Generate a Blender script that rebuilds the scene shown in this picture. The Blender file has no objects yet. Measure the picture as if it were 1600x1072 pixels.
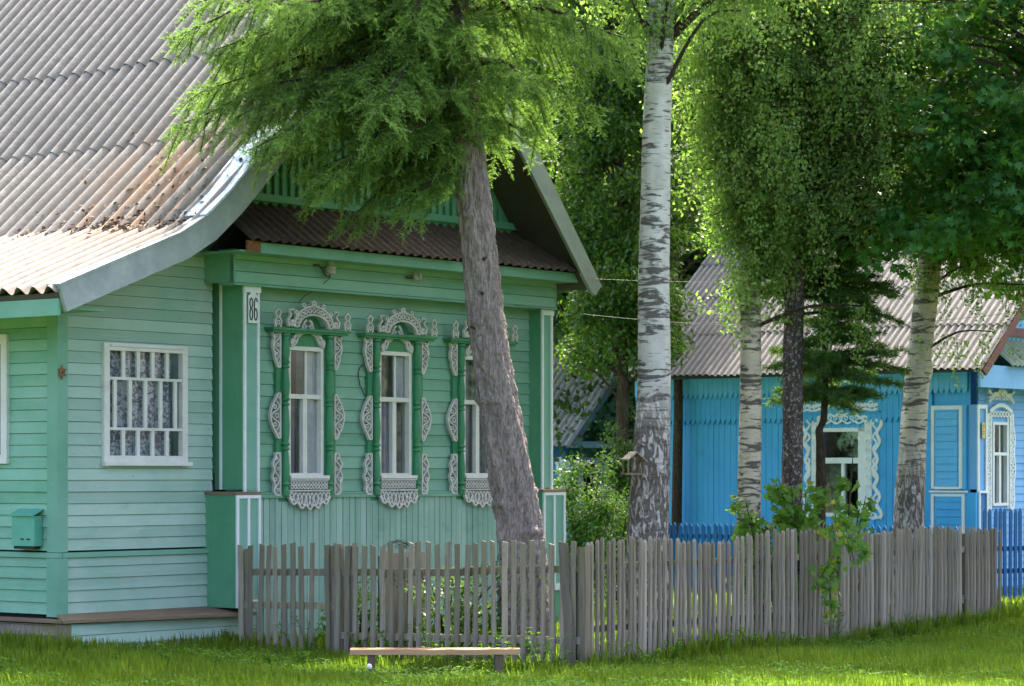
import bpy, math, random
import numpy as np
from mathutils import Vector, Matrix
R = math.radians
random.seed(7); rng = np.random.default_rng(7)
SC = bpy.context.scene
COL = SC.collection

# ------------------------------------------------------------------ camera, sky, sun, exposure
EYE = 1.7; FPX = 4200.0; HOR = 740.0
cam = bpy.data.cameras.new('camera'); camo = bpy.data.objects.new('camera', cam); COL.objects.link(camo)
camo.location = (0, 0, EYE); camo.rotation_euler = (R(90), 0, 0)
cam.sensor_width = 36; cam.lens = FPX/1600*36; cam.shift_y = (HOR-536)/1600
cam.clip_start = .5; cam.clip_end = 3000
cam.dof.use_dof = True; cam.dof.focus_distance = 27.5; cam.dof.aperture_fstop = 5.6
SC.camera = camo
SUN_AZ = R(72); SUN_EL = R(54)
w = bpy.data.worlds.new('World'); SC.world = w; w.use_nodes = True
nt = w.node_tree; nt.nodes.clear()
sk = nt.nodes.new('ShaderNodeTexSky'); sk.sky_type = 'NISHITA'; sk.sun_disc = False
sk.sun_elevation = SUN_EL; sk.sun_rotation = math.pi/2-SUN_AZ; sk.air_density = .7; sk.dust_density = 6.0; sk.ozone_density = .3
bg = nt.nodes.new('ShaderNodeBackground'); bg.inputs[1].default_value = .15
ow = nt.nodes.new('ShaderNodeOutputWorld'); nt.links.new(sk.outputs[0], bg.inputs[0]); nt.links.new(bg.outputs[0], ow.inputs[0])
sl = bpy.data.lights.new('sun', 'SUN'); sl.energy = 2.4; sl.angle = R(.5); sl.color = (1, .93, .80)
so = bpy.data.objects.new('sun', sl); COL.objects.link(so)
sdir = Vector((math.cos(SUN_AZ)*math.cos(SUN_EL), math.sin(SUN_AZ)*math.cos(SUN_EL), math.sin(SUN_EL)))
so.rotation_euler = sdir.to_track_quat('Z', 'Y').to_euler(); so.location = (20, 30, 30)
SC.view_settings.view_transform = 'Standard'; SC.view_settings.look = 'None'
SC.view_settings.exposure = 2.55; SC.view_settings.gamma = 1
SC.render.engine = 'CYCLES'
SC.cycles.max_bounces = 8; SC.cycles.transparent_max_bounces = 8; SC.cycles.transmission_bounces = 4
SC.render.resolution_x = 1024; SC.render.resolution_y = 686

# ------------------------------------------------------------------ helpers
TH = R(52); U = (math.cos(TH), math.sin(TH)); N = (math.sin(TH), -math.cos(TH))
OG = (-2.87, 28.4)
OB = (OG[0]+16*U[0], OG[1]+16*U[1])
def at(px, py, d):
    return Vector(((px-800)/FPX*d, d, EYE-(py-HOR)*d/FPX))
def gz(x, y):
    return -.2 + .15*np.exp(-(((x+4.8)/2.2)**2+((y-26.4)/2.6)**2)) + .1*np.clip((y-28)/6, 0, 1)

def tag(o, label=None, cat=None, group=None, kind=None):
    if label: o['label'] = label
    if cat: o['category'] = cat
    if group: o['group'] = group
    if kind: o['kind'] = kind
    return o
def empty(name, loc, rz=0, **k):
    o = bpy.data.objects.new(name, None); COL.objects.link(o); o.location = loc; o.rotation_euler = (0, 0, rz)
    o.empty_display_size = .2
    return tag(o, **k)

class MB:
    def __init__(s): s.v = []; s.f = []
    def add(s, vs, fs):
        b = len(s.v); s.v += [tuple(v) for v in vs]; s.f += [tuple(b+i for i in f) for f in fs]; return s
    def box(s, x0, x1, y0, y1, z0, z1):
        return s.add([(x0,y0,z0),(x1,y0,z0),(x1,y1,z0),(x0,y1,z0),(x0,y0,z1),(x1,y0,z1),(x1,y1,z1),(x0,y1,z1)],
                     [(0,3,2,1),(4,5,6,7),(0,1,5,4),(1,2,6,5),(2,3,7,6),(3,0,4,7)])
    def prism(s, poly, y0, y1):          # poly in (x,z), extruded along y
        n = len(poly)
        vs = [(x, y0, z) for x, z in poly]+[(x, y1, z) for x, z in poly]
        return s.add(vs, [tuple(range(n)), tuple(range(2*n-1, n-1, -1))]+[(i, i+n, (i+1) % n+n, (i+1) % n) for i in range(n)])
    def ribbon(s, pts, wd, y0, y1, closed=False):   # flat strip in the xz plane, front at y0 (smaller = nearer the street)
        P = [Vector((p[0], p[1])) for p in pts]; n = len(P); L = []; Rr = []
        for i in range(n):
            a = P[(i-1) % n] if closed or i else P[i]; b = P[(i+1) % n] if closed or i < n-1 else P[i]
            d = (b-a); d = d.normalized() if d.length > 1e-9 else Vector((1, 0))
            q = Vector((-d.y, d.x))*wd/2; L.append(P[i]+q); Rr.append(P[i]-q)
        vs = []
        for a, b in zip(L, Rr): vs += [(a.x, y0, a.y), (b.x, y0, b.y), (a.x, y1, a.y), (b.x, y1, b.y)]
        fs = []
        for i in range(n if closed else n-1):
            o = 4*i; p = 4*((i+1) % n)
            fs += [(o, p, p+1, o+1), (o, o+2, p+2, p), (o+1, p+1, p+3, o+3)]
        if not closed: fs += [(0, 1, 3, 2), (4*n-4, 4*n-2, 4*n-1, 4*n-3)]
        return s.add(vs, fs)
    def ring(s, x, z, r, wd, y0, y1, n=12, rz=None):
        rz = rz or r
        return s.ribbon([(x+r*math.cos(i*2*math.pi/n), z+rz*math.sin(i*2*math.pi/n)) for i in range(n)], wd, y0, y1, True)
    def tube(s, pts, rad, n=8, jit=0, cap=True):
        pts = [Vector(p) for p in pts]; m = len(pts)
        if not hasattr(rad, '__len__'): rad = [rad]*m
        vs = []; ref = Vector((1, 0, 0))
        for i in range(m):
            d = (pts[min(i+1, m-1)]-pts[max(i-1, 0)]).normalized()
            r0 = ref if abs(d.dot(ref)) < .9 else Vector((0, 1, 0))
            a = (r0-d*r0.dot(d)).normalized(); b = d.cross(a); ref = a
            for k in range(n):
                an = 2*math.pi*k/n; rr = rad[i]*(1+jit*(random.random()-.5))
                vs.append(pts[i]+(a*math.cos(an)+b*math.sin(an))*rr)
        fs = [(i*n+k, i*n+(k+1) % n, (i+1)*n+(k+1) % n, (i+1)*n+k) for i in range(m-1) for k in range(n)]
        if cap: fs += [tuple(range(n-1, -1, -1)), tuple(range((m-1)*n, m*n))]
        return s.add(vs, fs)
    def lathe(s, x, y, prof, n=12):       # prof: (radius, z)
        vs = [(x+r*math.cos(2*math.pi*k/n), y+r*math.sin(2*math.pi*k/n), z) for r, z in prof for k in range(n)]
        m = len(prof)
        return s.add(vs, [(i*n+k, i*n+(k+1) % n, (i+1)*n+(k+1) % n, (i+1)*n+k) for i in range(m-1) for k in range(n)]+[tuple(range(n-1, -1, -1)), tuple(range((m-1)*n, m*n))])
    def build(s, name, mat, parent=None, smooth=False, **k):
        me = bpy.data.meshes.new(name); me.from_pydata(s.v, [], s.f); me.validate(); me.update()
        o = bpy.data.objects.new(name, me); COL.objects.link(o); me.materials.append(mat)
        if parent: o.parent = parent
        if smooth: me.polygons.foreach_set('use_smooth', [True]*len(me.polygons))
        return tag(o, **k)

def np_mesh(name, V, Fc, mat, parent=None, attr=None, smooth=False, **k):
    """V (n,3); Fc (m,c) constant polygon size"""
    me = bpy.data.meshes.new(name); m, c = Fc.shape
    me.vertices.add(len(V)); me.vertices.foreach_set('co', np.ascontiguousarray(V, dtype=np.float32).ravel())
    me.loops.add(m*c); me.loops.foreach_set('vertex_index', np.ascontiguousarray(Fc, dtype=np.int32).ravel())
    me.polygons.add(m); me.polygons.foreach_set('loop_start', np.arange(0, m*c, c, dtype=np.int32))
    try: me.polygons.foreach_set('loop_total', np.full(m, c, dtype=np.int32))
    except Exception: pass
    if smooth: me.polygons.foreach_set('use_smooth', np.ones(m, dtype=bool))
    me.update(calc_edges=True)
    if attr is not None:
        a = me.attributes.new('tint', 'FLOAT', 'FACE'); a.data.foreach_set('value', np.ascontiguousarray(attr, dtype=np.float32))
    me.materials.append(mat)
    o = bpy.data.objects.new(name, me); COL.objects.link(o)
    if parent: o.parent = parent
    return tag(o, **k)

def unit(a): return a/np.maximum(np.linalg.norm(a, axis=-1, keepdims=True), 1e-9)
LEAF = (np.array([(0,0,0),(.45,.3,.06),(1,0,-.04),(.45,-.3,.06)]), [(0,1,2,3)])
BLADE = (np.array([(0,.5,0),(0,-.5,0),(1,0,0)]), [(0,1,2)])
_m = [(0,0),(.12,.34),(.02,.5),(.42,.3),(.62,.52),(.62,.2),(1,0),(.62,-.2),(.62,-.52),(.42,-.3),(.02,-.5),(.12,-.34)]
MAPLE = (np.array([(x, y, .08*abs(y)-.06*x) for x, y in _m]+[(.3,0,.03)]), [(12, i, (i+1) % 12) for i in range(12)])
def leaves(name, P, D, Nn, S, tm, mat, parent=None, tint=None, wd=None, **k):
    tv, tf = tm; D = unit(D); B = unit(np.cross(Nn, D)); Z = np.cross(D, B)
    S = np.broadcast_to(np.asarray(S, float), (len(P),)); W = S if wd is None else np.broadcast_to(np.asarray(wd, float), (len(P),))
    V = P[:, None]+D[:, None]*(tv[None, :, 0:1]*S[:, None, None])+B[:, None]*(tv[None, :, 1:2]*W[:, None, None])+Z[:, None]*(tv[None, :, 2:3]*S[:, None, None])
    q = len(tv); Fc = (np.array(tf)[None]+(np.arange(len(P))*q)[:, None, None]).reshape(-1, len(tf[0]))
    if tint is None: tint = rng.random(len(P))
    return np_mesh(name, V.reshape(-1, 3), Fc, mat, parent, np.repeat(tint, len(tf)), **k)

# ------------------------------------------------------------------ materials
class NT:
    def __init__(s, name):
        s.m = bpy.data.materials.new(name); s.m.use_nodes = True; s.t = s.m.node_tree; s.t.nodes.clear()
        s.out = s.n('ShaderNodeOutputMaterial'); s.tc = s.n('ShaderNodeTexCoord')
    def n(s, ty, **k):
        x = s.t.nodes.new(ty)
        for a, b in k.items(): setattr(x, a, b)
        return x
    def l(s, a, b): s.t.links.new(a, b)
    def map(s, sc, src='Object', rot=(0, 0, 0)):
        x = s.n('ShaderNodeMapping'); x.inputs['Scale'].default_value = sc; x.inputs['Rotation'].default_value = rot
        s.l(s.tc.outputs[src], x.inputs[0]); return x.outputs[0]
    def noise(s, sc=(1, 1, 1), scale=1, det=4, rough=.55, dist=0):
        x = s.n('ShaderNodeTexNoise'); x.inputs['Scale'].default_value = scale; x.inputs['Detail'].default_value = det
        x.inputs['Roughness'].default_value = rough; x.inputs['Distortion'].default_value = dist
        s.l(s.map(sc), x.inputs['Vector']); return x.outputs[0]
    def vor(s, sc=(1, 1, 1), scale=1, feat='F1'):
        x = s.n('ShaderNodeTexVoronoi', feature=feat); x.inputs['Scale'].default_value = scale
        s.l(s.map(sc), x.inputs['Vector']); return x.outputs[0]
    def ramp(s, src, a, b, v0=0, v1=1):
        x = s.n('ShaderNodeMapRange'); x.clamp = True
        x.inputs[1].default_value = a; x.inputs[2].default_value = b; x.inputs[3].default_value = v0; x.inputs[4].default_value = v1
        s.l(src, x.inputs[0]); return x.outputs[0]
    def math(s, op, a, b=None):
        x = s.n('ShaderNodeMath', operation=op)
        for i, q in enumerate((a, b)):
            if q is None: continue
            if isinstance(q, (int, float)): x.inputs[i].default_value = q
            else: s.l(q, x.inputs[i])
        return x.outputs[0]
    def mix(s, fac, a, b):
        x = s.n('ShaderNodeMix', data_type='RGBA')
        for i, q in ((0, fac), (6, a), (7, b)):
            if isinstance(q, (int, float)): x.inputs[i].default_value = q
            elif isinstance(q, tuple): x.inputs[i].default_value = (*q, 1)
            else: s.l(q, x.inputs[i])
        return x.outputs[2]
    def bsdf(s, col, rough=.7, bump=None, bstr=.3, bdist=.01, spec=.3, metal=0, trans=0):
        b = s.n('ShaderNodeBsdfPrincipled')
        if isinstance(col, tuple): b.inputs['Base Color'].default_value = (*col, 1)
        else: s.l(col, b.inputs['Base Color'])
        if isinstance(rough, (int, float)): b.inputs['Roughness'].default_value = rough
        else: s.l(rough, b.inputs['Roughness'])
        b.inputs['Specular IOR Level'].default_value = spec; b.inputs['Metallic'].default_value = metal
        if bump is not None:
            q = s.n('ShaderNodeBump'); q.inputs['Strength'].default_value = bstr; q.inputs['Distance'].default_value = bdist
            s.l(bump, q.inputs['Height']); s.l(q.outputs[0], b.inputs['Normal'])
        if trans:
            t = s.n('ShaderNodeBsdfTranslucent'); c2 = s.mix(.55, col, (.24, .45, .03)) if not isinstance(col, tuple) else None
            s.l(c2 if c2 is not None else col, t.inputs[0])
            mx = s.n('ShaderNodeMixShader'); mx.inputs[0].default_value = trans
            s.l(b.outputs[0], mx.inputs[1]); s.l(t.outputs[0], mx.inputs[2]); s.l(mx.outputs[0], s.out.inputs[0])
        else: s.l(b.outputs[0], s.out.inputs[0])
        return s.m

def paint(name, c1, c2, dirt=(.12, .11, .09), dirt_amt=.35, streak=(1.2, 1.2, 1.2), grain=(3, 3, 60), rough=.6, chips=0, spec=.3, board=None):
    t = NT(name)
    a = t.ramp(t.noise(streak, 1.6, 5, .6), .35, .68)
    g = t.noise(grain, 1, 4, .6)
    c = t.mix(a, c1, c2)
    if board:
        sx = t.n('ShaderNodeSeparateXYZ'); t.l(t.tc.outputs['Object'], sx.inputs[0])
        k = t.math('FLOOR', t.math('DIVIDE', t.math('SUBTRACT', sx.outputs[board[0]], board[2]), board[1]))
        wn = t.n('ShaderNodeTexWhiteNoise', noise_dimensions='1D'); t.l(k, wn.inputs['W'])
        c = t.mix(t.ramp(wn.outputs[0], .55, 1, 0, .42), c, tuple(x*1.28+.02 for x in c1)); c = t.mix(t.ramp(wn.outputs[0], .4, 0, 0, .38), c, tuple(x*.8 for x in c2))
        nv = t.vor((8, 8, 8.55), 1); c = t.mix(t.ramp(nv, .05, .035, 0, .5), c, (.08, .07, .06))
        c = t.mix(t.ramp(t.noise((.8, .8, 1.6), 2.2, 5, .7, .6), .55, .75, 0, .5), c, tuple(x*.9+.10 for x in c1))
    c = t.mix(t.ramp(g, .52, .72, 0, .28), c, tuple(min(1, x*1.35+.03) for x in c2))
    d = t.ramp(t.noise((2.5, 2.5, 5), 1, 6, .7), .56, .78, 0, dirt_amt)
    c = t.mix(d, c, dirt)
    if chips:
        ch = t.ramp(t.noise((9, 9, 26), 1, 5, .7), .66, .70, 0, chips)
        c = t.mix(ch, c, (.2, .18, .15))
    return t.bsdf(c, rough, g, .25, .004, spec)

M = {}
M['green_annex'] = paint('faded_green_paint', (.37, .49, .42), (.25, .42, .335), (.24, .29, .26), .4, (.9, .9, .8), (2, 2, 45), chips=.7, board=(2, .117, .93))
M['green_side'] = paint('side_green_paint', (.24, .44, .34), (.14, .38, .24), (.14, .22, .14), .35, (1, 1, 1), (2, 2, 45), chips=.6, board=(2, .117, .93))
M['green_front'] = paint('front_green_paint', (.225, .40, .30), (.15, .35, .24), (.12, .22, .17), .35, (1, 1, .8), (2, 2, 50), chips=.4, board=(2, .128, 1.5))
M['green_skirt'] = paint('skirt_green_paint', (.31, .45, .385), (.20, .37, .295), (.10, .2, .15), .6, (3, 3, .5), (30, 30, 2), chips=.4, board=(0, .098, 0))
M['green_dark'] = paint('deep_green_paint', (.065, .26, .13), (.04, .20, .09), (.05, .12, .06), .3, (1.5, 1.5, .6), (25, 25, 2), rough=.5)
M['green_mid'] = paint('pillar_green_paint', (.12, .33, .20), (.075, .27, .14), (.08, .16, .1), .35, (1.5, 1.5, .6), (25, 25, 2), rough=.55, chips=.4)
M['green_trim'] = paint('trim_green_paint', (.19, .39, .29), (.13, .33, .23), (.14, .17, .14), .4, (1, 1, 1), (10, 10, 20), chips=.4)
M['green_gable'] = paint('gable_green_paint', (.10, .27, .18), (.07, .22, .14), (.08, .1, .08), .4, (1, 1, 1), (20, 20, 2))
M['pale_green'] = paint('pale_green_paint', (.22, .42, .34), (.16, .36, .28), (.15, .2, .17), .3, (1, 1, 1), (20, 20, 3))
M['white'] = paint('white_paint', (.72, .71, .67), (.62, .61, .57), (.35, .32, .28), .35, (2, 2, 2), (14, 14, 14), chips=.5, rough=.5)
M['carving'] = paint('carving_white_paint', (.62, .60, .58), (.50, .48, .46), (.25, .22, .2), .5, (5, 5, 5), (20, 20, 20), chips=.7)
M['blue'] = paint('blue_paint', (.06, .39, .74), (.04, .33, .67), (.02, .13, .28), .3, (1, 1, .6), (20, 20, 1.5), rough=.5)
M['blue_light'] = paint('light_blue_paint', (.12, .46, .80), (.09, .40, .74), (.03, .2, .4), .3, (1, 1, .6), (20, 20, 1.5), rough=.5)
M['blue_lit'] = paint('lit_blue_paint', (.17, .41, .72), (.13, .35, .66), (.15, .28, .5), .25, (1, 1, .6), (10, 10, 10))  # house blue made paler to paint in the brighter light on the front
M['blue_fence'] = paint('fence_blue_paint', (.01, .12, .36), (.01, .08, .25), (.02, .06, .15), .3, (1, 1, .6), (20, 20, 1.5))
M['blue_white'] = paint('clean_white_paint', (.74, .78, .78), (.66, .71, .72), (.45, .5, .5), .25, (3, 3, 3), (10, 10, 10))
M['deck_wood'] = paint('dark_roof_boards', (.075, .07, .06), (.05, .05, .045), (.03, .03, .03), .4, (1, 1, 1), (3, 3, 40))
M['red_board'] = paint('red_brown_paint', (.13, .03, .03), (.10, .025, .025), (.08, .04, .04), .4)
M['brown_wood'] = paint('brown_board', (.16, .10, .08), (.11, .075, .065), (.05, .04, .04), .5, (1, 1, 1), (3, 3, 40))
M['yellow'] = paint('yellow_plate', (.6, .48, .12), (.5, .42, .15), (.3, .25, .1), .3)

def roof_mat(name, base, dark, rust=0, moss=0, wl=0, axis=1):
    t = NT(name)
    c = t.mix(t.ramp(t.noise((1, 1, 1), 9, 8, .75), .34, .66), dark, base)
    c = t.mix(t.ramp(t.noise((.6, .6, .6), 1.5, 5, .6), .4, .65, 0, .55), c, tuple(x*.62 for x in base))
    c = t.mix(t.ramp(t.noise((1, 1, 1), 60, 4, .7), .50, .72, 0, .55), c, tuple(x*.45 for x in dark))
    c = t.mix(t.ramp(t.noise((1, 1, 1), 28, 4, .7), .66, .70, 0, .6), c, (.46, .44, .40))
    if wl:                                   # grit and lichen in the troughs, darkened further to paint in rib shade
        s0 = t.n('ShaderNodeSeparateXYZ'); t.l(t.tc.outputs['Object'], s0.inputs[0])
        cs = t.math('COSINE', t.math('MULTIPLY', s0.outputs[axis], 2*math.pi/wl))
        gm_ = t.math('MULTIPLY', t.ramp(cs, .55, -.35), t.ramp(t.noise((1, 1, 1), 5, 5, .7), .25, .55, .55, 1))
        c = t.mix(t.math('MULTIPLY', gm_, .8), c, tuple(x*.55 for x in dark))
    if moss: c = t.mix(t.ramp(t.noise((1, 1, 1), 14, 6, .7), .5, .62, 0, moss), c, (.12, .11, .03))
    if rust:
        s = t.n('ShaderNodeSeparateXYZ'); t.l(t.tc.outputs['Object'], s.inputs[0])
        m1 = t.ramp(s.outputs[1], 1.9, .2); m2 = t.ramp(s.outputs[0], .2, -.4); m3 = t.ramp(s.outputs[0], -2.2, -1.3)
        mk = t.math('MULTIPLY', t.math('MULTIPLY', m1, m2), t.math('MULTIPLY', m3, t.ramp(t.noise((.5, 4.7, .5), 1.1, 3, .6), .45, .62)))
        c = t.mix(t.math('MULTIPLY', mk, rust), c, (.42, .20, .07))
        mk2 = t.math('MULTIPLY', t.ramp(s.outputs[0], -1.2, -1.6), t.ramp(t.noise((1.2, 5, 1.2), 1.6, 5, .7), .42, .68, 0, .6))
        c = t.mix(mk2, c, (.36, .27, .21))
    return t.bsdf(c, .85, t.noise((1, 1, 1), 50, 5, .7), .5, .006, .2)
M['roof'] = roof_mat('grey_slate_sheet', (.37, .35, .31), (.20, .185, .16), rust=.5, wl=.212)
M['roof_brown'] = roof_mat('brown_slate_sheet', (.085, .06, .05), (.042, .032, .028), moss=.3)
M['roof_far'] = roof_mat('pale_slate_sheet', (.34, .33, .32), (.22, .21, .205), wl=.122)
M['roof_small_lit'] = roof_mat('sunlit_slate_sheet', (.55, .52, .48), (.38, .36, .33), wl=.14)  # sunlight painted in: roof slate lightened for the small house's near slope
M['roof_green'] = roof_mat('green_slate_sheet', (.25, .33, .27), (.16, .24, .19))
def metal_mat():
    t = NT('zinc_sheet'); n1 = t.noise((1, 1, 1), 3, 6, .7)
    c = t.mix(t.ramp(n1, .35, .7), (.34, .38, .38), (.24, .28, .28))
    c = t.mix(t.ramp(t.noise((1, 1, 1), 12, 6, .8), .6, .75, 0, .3), c, (.45, .42, .36))
    return t.bsdf(c, t.ramp(n1, .3, .7, .55, .75), t.noise((1, 1, 1), 5, 3, .6), .4, .02, .5, .25)
M['zinc'] = metal_mat()
def film_mat():
    t = NT('crinkled_blue_sheet'); c = t.mix(t.ramp(t.noise((1, 1, 1), 6, 6, .7, 1.5), .4, .62), (.32, .50, .80), (.75, .80, .85))
    return t.bsdf(c, .35, t.noise((1, 1, 1), 9, 5, .7, 1), .8, .03, .5, .2)
M['film'] = film_mat()
def wood_mat(name, a, b, moss=.3, vert=True):
    t = NT(name); sc = (40, 40, 2.2) if vert else (2.2, 2.2, 40)
    g = t.noise(sc, 1, 5, .65)
    oi = t.n('ShaderNodeObjectInfo')
    c = t.mix(t.ramp(g, .35, .68), a, b)
    c = t.mix(t.ramp(oi.outputs['Random'], 0, .8, .6, 0), c, tuple(x*.6 for x in b)); c = t.mix(t.ramp(oi.outputs['Random'], .8, 1, 0, .5), c, tuple(x*1.25 for x in a))
    if moss:
        mk = t.math('MULTIPLY', t.ramp(t.noise((1, 1, .8), 1.1, 4, .6), .45, .62, 0, moss), t.ramp(t.noise((1, 1, 1), 14, 5, .7), .35, .6))
        c = t.mix(mk, c, (.20, .19, .05))
    c = t.mix(t.ramp(t.noise((30, 30, 3), 1, 5, .8), .60, .72, 0, .6), c, (.05, .045, .04))
    return t.bsdf(c, .88, g, .6, .004, .15)
M['old_wood'] = wood_mat('weathered_wood', (.36, .315, .25), (.17, .145, .115), .9)
M['old_wood2'] = wood_mat('silver_wood', (.36, .315, .265), (.14, .115, .09), .45)
M['bench_top'] = wood_mat('bench_board', (.55, .34, .19), (.38, .23, .14), 0, False)
M['bench_leg'] = wood_mat('bench_leg_wood', (.20, .14, .10), (.12, .09, .07), .2)
M['ledge_wood'] = wood_mat('bare_ledge_board', (.30, .20, .13), (.19, .14, .11), .4, False)

def bark_birch(name, z_rough, tilt=0, warm=0):
    t = NT(name)
    base = t.mix(t.ramp(t.noise((1, 1, 1), 5, 5, .6), .35, .7), (.60-.0*warm, .575-.05*warm, .54-.14*warm), (.43, .41-.04*warm, .38-.09*warm))
    h = t.ramp(t.math('ADD', t.noise((2.4, 2.4, 11), 1.2, 7, .66, 1.0), t.math('MULTIPLY', t.math('SUBTRACT', t.noise((2.2, 2.2, 1.3), 1, 2, .5), .5), .45)), .535, .60, 0, .93)          # broad dark bands
    h2 = t.ramp(t.noise((7, 7, 60), 1, 3, .5), .62, .66, 0, .85)                   # lenticels
    c = t.mix(h, base, (.085, .075, .065)); c = t.mix(h2, c, (.12, .10, .085))
    s = t.n('ShaderNodeSeparateXYZ'); t.l(t.tc.outputs['Object'], s.inputs[0])
    zz = t.math('ADD', s.outputs[2], t.math('MULTIPLY', t.noise((2, 2, 1), 1.2, 3, .6), 1.0))
    mk = t.ramp(zz, z_rough+.75, z_rough+.05)
    crk = t.ramp(t.noise((15, 15, 5), 1, 6, .62, 1.5), .45, .52)
    rough_c = t.mix(crk, (.50, .46, .43), (.13, .11, .095))
    c = t.mix(mk, c, rough_c)
    return t.bsdf(c, .8, t.math('SUBTRACT', 1, t.math('ADD', t.math('MULTIPLY', crk, mk), h)), .9, .012, .2)
M['birch1'] = bark_birch('birch_bark', 2.75)
M['birch2'] = bark_birch('cream_birch_bark', -.5, warm=1)
M['birch3'] = bark_birch('peeling_birch_bark', 2.1, warm=.7)
def bark_conifer(name, a, b, sp=0):
    t = NT(name); n1 = t.noise((30, 30, 6), 1, 8, .7, .8); v = t.vor((44, 44, 13), 1)
    c = t.mix(t.ramp(n1, .38, .62), b, a)
    c = t.mix(t.ramp(v, .45, .75, 0, .4), c, tuple(x*.55 for x in b))
    c = t.mix(t.ramp(t.noise((9, 9, 2), 1, 4, .6), .55, .68, 0, .5), c, tuple(x*1.25 for x in a))
    if sp: c = t.mix(t.ramp(t.noise((1, 1, 1), 26, 3, .6), .56, .6, 0, sp), c, (.5, .48, .46))
    return t.bsdf(c, .9, t.math('SUBTRACT', n1, t.math('MULTIPLY', v, .9)), 1, .05, .1)
M['spruce_bark'] = bark_conifer('spruce_bark', (.46, .385, .355), (.24, .19, .17))
M['dark_bark'] = bark_conifer('dark_bark', (.16, .125, .115), (.07, .055, .05), .6)
M['brown_bark'] = bark_conifer('brown_bark', (.11, .085, .06), (.055, .042, .032))
def leaf_mat(name, a, b, trans=.45, rough=.5, c3=None):
    t = NT(name); at_ = t.n('ShaderNodeAttribute', attribute_name='tint')
    c = t.mix(t.ramp(at_.outputs['Fac'], 0, 1), a, b)
    if c3: c = t.mix(t.ramp(at_.outputs['Fac'], .93, .97), c, c3)
    c = t.mix(t.ramp(t.noise((1, 1, 1), 1.1, 3, .6), .4, .65, 0, .35), c, tuple(x*.6 for x in a))
    return t.bsdf(c, rough, None, trans=trans, spec=.35)
M['needle'] = leaf_mat('spruce_needles', (.07, .16, .035), (.24, .37, .09), .45, .6)
M['needle_dark'] = leaf_mat('pine_needles', (.04, .10, .032), (.08, .17, .05), .4, .6)
M['birch_leaf'] = leaf_mat('birch_leaves', (.15, .27, .07), (.30, .41, .13), .58, .45, (.30, .26, .06))
M['maple_leaf'] = leaf_mat('maple_leaves', (.03, .13, .025), (.055, .20, .035), .4, .4)
M['dark_leaf'] = leaf_mat('dark_leaves', (.02, .07, .015), (.05, .125, .02), .4, .4, (.18, .24, .03))
M['far_leaf'] = leaf_mat('far_leaves', (.022, .07, .015), (.05, .12, .022), .45, .45)
M['bush_leaf'] = leaf_mat('bush_leaves', (.06, .17, .025), (.13, .29, .035), .5, .45, (.35, .32, .03))
M['grass'] = leaf_mat('grass_blades', (.17, .29, .02), (.46, .56, .05), .62, .6, (.32, .32, .09))
M['weed'] = leaf_mat('weed_leaves', (.07, .18, .02), (.15, .30, .035), .5, .75)

def soil_mat():
    t = NT('soil'); c = t.mix(t.ramp(t.noise((1, 1, 1), 3, 6, .7), .35, .65), (.05, .075, .02), (.09, .12, .03))
    return t.bsdf(c, .95, t.noise((1, 1, 1), 12, 5, .7), .6, .03, .1)
M['soil'] = soil_mat()
def glass_mat():
    t = NT('window_glass'); tr = t.n('ShaderNodeBsdfTransparent'); tr.inputs[0].default_value = (.86, .88, .88, 1)
    gl = t.n('ShaderNodeBsdfGlossy'); gl.inputs['Roughness'].default_value = .04
    q = t.n('ShaderNodeBump'); q.inputs['Strength'].default_value = .15; q.inputs['Distance'].default_value = .01
    t.l(t.noise((1, 1, 1), 3, 2, .5), q.inputs['Height']); t.l(q.outputs[0], gl.inputs['Normal'])
    fr = t.n('ShaderNodeLayerWeight'); fr.inputs[0].default_value = .5
    f2 = t.math('ADD', .06, t.math('POWER', fr.outputs[1], 4.0))
    mx = t.n('ShaderNodeMixShader'); t.l(f2, mx.inputs[0]); t.l(tr.outputs[0], mx.inputs[1]); t.l(gl.outputs[0], mx.inputs[2]); t.l(mx.outputs[0], t.out.inputs[0])
    return t.m
M['glass'] = glass_mat()
def simple(name, col, rough=.7, bumpsc=20, var=.25, metal=0):
    t = NT(name); n1 = t.noise((1, 1, 1), bumpsc, 4, .6)
    return t.bsdf(t.mix(t.ramp(n1, .35, .65), col, tuple(x*(1-var) for x in col)), rough, n1, .2, .004, .3, metal)
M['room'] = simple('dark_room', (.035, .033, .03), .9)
M['curtain'] = simple('net_curtain', (.86, .86, .88), .9, 9)
M['curtain_blue'] = simple('blue_grey_curtain', (.34, .38, .5), .9, 9)
M['curtain_green'] = simple('dark_plant_curtain', (.30, .33, .27), .9, 14, .6)
def lace_mat():
    t = NT('lace_curtain'); v = t.vor((1, 1, 1), 26); n1 = t.noise((1, 1, 1), 13, 2, .5, 2)
    c = t.mix(t.ramp(n1, .44, .56), (.70, .70, .75), (.22, .22, .27))
    return t.bsdf(c, .9, v, .1)
M['lace'] = lace_mat()
M['iron'] = simple('dark_iron', (.05, .05, .05), .5, 30)
M['porcelain'] = simple('dirty_porcelain', (.45, .44, .40), .3, 30)
M['wire'] = simple('aluminium_wire', (.1, .1, .1), .4, 30)
M['rusty'] = simple('rusty_metal', (.30, .13, .07), .8, 30, .5)
M['mailbox'] = paint('mailbox_paint', (.12, .40, .29), (.09, .34, .23), (.1, .15, .12), .3, (2, 2, 2), (8, 8, 8), rough=.45)
M['rubber'] = simple('black_rubber', (.02, .02, .02), .6)
M['number'] = simple('number_paint', (.06, .06, .06), .6)
M['white_puff'] = simple('dandelion_fluff', (.8, .8, .78), .9, 60, .1)
M['debris'] = simple('dry_leaf_litter', (.22, .15, .10), .9, 30, .4)
M['red_tag'] = simple('orange_scar', (.35, .10, .04), .8, 30, .4)

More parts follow.
